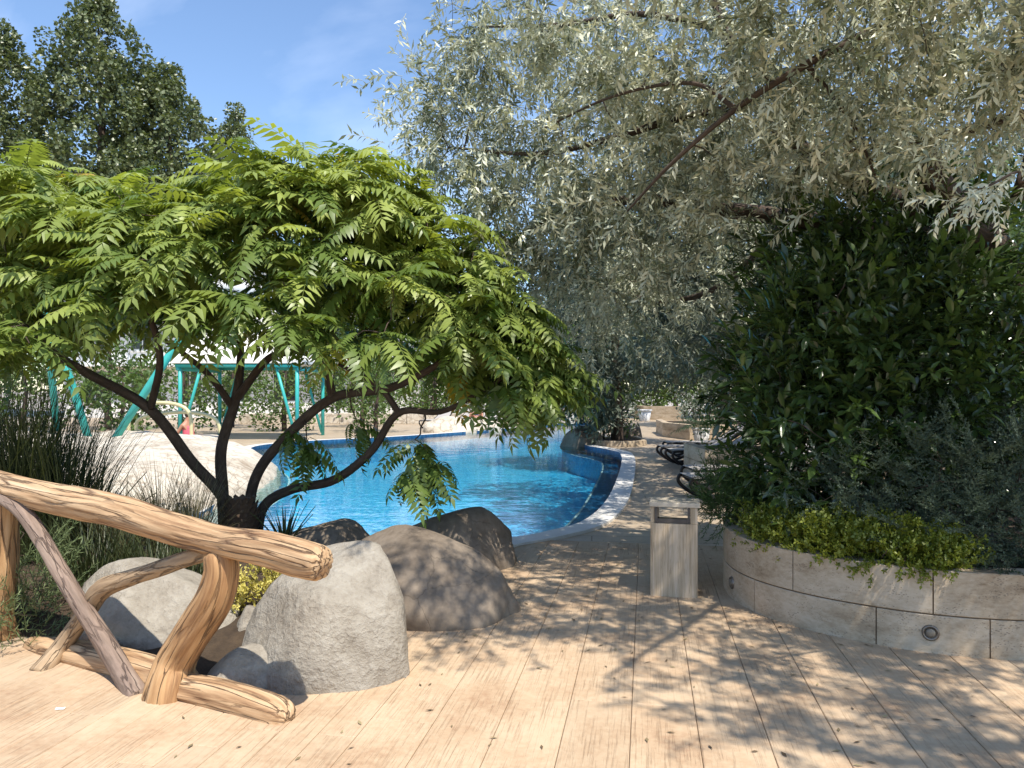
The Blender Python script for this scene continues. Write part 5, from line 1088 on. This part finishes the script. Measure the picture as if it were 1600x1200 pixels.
# ---- far bank trees
def broad(name, label, x, y, h, w, mat, leaf, n=40, per=150, z0=0.25, group=None):
    cl = []
    for _ in range(n):
        a = rng.random() * 6.283; f = rng.random(); z = h * (z0 + (1 - z0) * f); rr = w * math.sqrt(max(0.05, 1 - abs(2 * f - 0.9) ** 2.2)) * rng.uniform(0.45, 1.0); cl.append(((x + rr * math.cos(a), y + rr * math.sin(a), z), w * 0.30 * rng.uniform(0.7, 1.25)))
    return clump_tree(name, label, 'tree', (x, y, 0), cl, per, leaf, mat, trunk=([(x, y, 0), (x, y, h * .3), (x + .1, y, h * .6), (x, y, h * .85)], [.035 * h, .028 * h, .02 * h, .008 * h]), group=group)
broad('feathery_tree', 'sunlit bright green tree at the far right end of the pool', 2.6, 41, 6.0, 2.4, 'brightgreen', 0.24, 34, 130)
broad('feathery_tree', 'lower bright green tree left of the far pool inlet', -0.8, 42, 5.0, 2.6, 'brightgreen', 0.24, 34, 130)
for i, (x, y, h, w, lab) in enumerate(((-4.2, 41, 5.0, 2.6, 'round green tree behind the far loungers'), (-8.0, 38, 4.6, 2.4, 'round green tree behind the pavilion roof edge'), (-12.2, 33, 3.8, 2.0, 'leafy green shrub tree beside the white building'), (-16.5, 31, 4.2, 2.4, 'leafy green tree behind the teal slide legs'), (-21, 30, 4.6, 2.6, 'green tree at the far left beyond the rock bank'), (-6.0, 52, 7.0, 3.4, 'tall dark green tree behind the round trees'), (1.5, 54, 6.5, 3.2, 'dark green tree behind the bright feathery trees'), (-12.6, 24.5, 2.4, 1.5, 'low leafy bush beside the pavilion'))):
    broad('round_tree', lab, x, y, h, w, 'fargreen', 0.2, 34, 150, 0.15)
clump_tree('far_hedge', 'long low green hedge along the far side of the pool terrace', 'hedge', (-4, 37.5, 0), [((x, 37.5 + rng.normal() * 0.3, z), (0.7, 0.6, 0.5)) for x in np.arange(-14, 2.4, 0.9) for z in (0.5, 1.1, 1.6)], 110, 0.16, 'fargreen', trunk=([(-4, 37.5, 0), (-4, 37.5, .4), (-4, 37.5, .7), (-4, 37.5, 1)], [.08, .07, .06, .04]), crown_name='foliage')
for i, (x, y, h, w, lab) in enumerate(((-14.5, 22.5, 2.6, 1.5, 'leafy shrub between the slide legs and the pavilion'), (-12.0, 27.5, 3.2, 1.6, 'shrub standing left of the white pavilion'), (-5.2, 29.0, 2.6, 1.4, 'shrub standing right of the white pavilion'), (-9.0, 30.0, 3.0, 1.8, 'shrub directly behind the pavilion posts'), (-17.5, 24.0, 3.4, 1.8, 'dark shrub behind the tall ornamental grass'), (-6.6, 33.5, 3.2, 1.6, 'shrub between the pavilion and the far loungers'))):
    broad('garden_shrub', lab, x, y, h, w, 'fargreen', 0.15, 30, 230, 0.1)
clump_tree('tall_hedge', 'tall dark hedge closing the view far behind the pool', 'hedge', (6, 51, 0), [((x + rng.normal() * 0.3, 51 + rng.normal() * 0.5, z), (1.2, 1.0, 1.0)) for x in np.arange(-12, 26, 1.1) for z in (0.7, 1.8, 3.0, 4.2, 5.0)], 120, 0.27, 'fargreen', trunk=([(6, 51, 0), (6, 51, 1), (6, 51, 2), (6, 51, 3)], [.2, .16, .12, .06]), crown_name='foliage')
lw_ = empty('terrace_wall', (-1, 36.2, 0)); tag(lw_, 'low pale stone terrace wall behind the far loungers', 'wall')
for i in range(20): box('stone_block', -12 + i * 0.8 + 0.01, -12 + (i + 1) * 0.8 - 0.01, -0.2, 0.2, 0, 0.5 + 0.02 * rng.random(), M['pale_rock'], lw_, 0.02)

# ---- poplars
POPT = (np.array([[0, 0, 0], [-.42, .38, .06], [0, 1, -.1], [.42, .38, .06]]), np.array([[0, 2, 1], [0, 3, 2]]))
def poplar(x, y, h, w, label, n=150, z0=0.12, leaf=0.235, per=235):
    cl = []
    for i in range(n):
        f = rng.random() ** 0.85; z = h * (z0 + (1 - z0) * f); prof = w * (min(1, f / 0.18) ** 0.6) * max(0.05, 1 - f ** 3.4) ** 0.62; a = rng.random() * 6.283; rr = prof * math.sqrt(rng.uniform(0.02, 1)); s = rng.uniform(0.7, 1.15) * (0.55 + 0.45 * (1 - f))
        cl.append(((x + rr * math.cos(a), y + rr * math.sin(a), z), (0.85 * s, 0.85 * s, 1.5 * s)))
    return clump_tree('poplar_tree', label, 'tree', (x, y, 0), cl, per, leaf, 'poplar', trunk=([(x, y, 0), (x, y, h * .4), (x + .2, y, h * .7), (x, y, h * .95)], [.45, .34, .2, .05]), tmpl=POPT, upbias=0.2, varj=0.7)
poplar(-25.6, 47, 25.4, 5.2, 'tallest poplar rising behind the feathery tree and white building', 420)
poplar(-31.5, 46, 23.5, 5.0, 'broad poplar at the left of the poplar group', 330)
poplar(-21.6, 47.5, 21.5, 4.2, 'lower poplar on the right flank of the poplar group', 320)
poplar(-38, 52, 25, 5.0, 'poplar half hidden at the far left of the group', 160)
poplar(-22.6, 62, 24.6, 2.6, 'small distant poplar top standing apart from the group', 120)

# ---- fallen leaves on the boards and paving
n = 320; fx = rng.uniform(-1.6, 2.6, n); fy = rng.uniform(3.0, 8.0, n); keep = (fy < pool_y(fx) - 0.45) & ~in_poly(fx, fy, bed); fx, fy = fx[keep], fy[keep]; n = len(fx)
a_ = rng.random(n) * 6.283; fd = np.stack([np.cos(a_), np.sin(a_), 0.04 * rng.normal(size=n)], -1); fn = norm(np.stack([0.2 * rng.normal(size=n), 0.2 * rng.normal(size=n), np.ones(n)], -1))
fl = link('fallen_leaves', leaf_mesh('fallen_leaves', [scatter_geo(leaf_kite(1, 0.16, 0.03, -0.05), frames(fd, fn), rng.uniform(0.025, 0.055, n), np.stack([fx, fy, np.full(n, 0.0165)], -1), rng.random(n))]), M['litter']); tag(fl, 'dry narrow leaves scattered over the boards', 'leaves', kind='stuff')
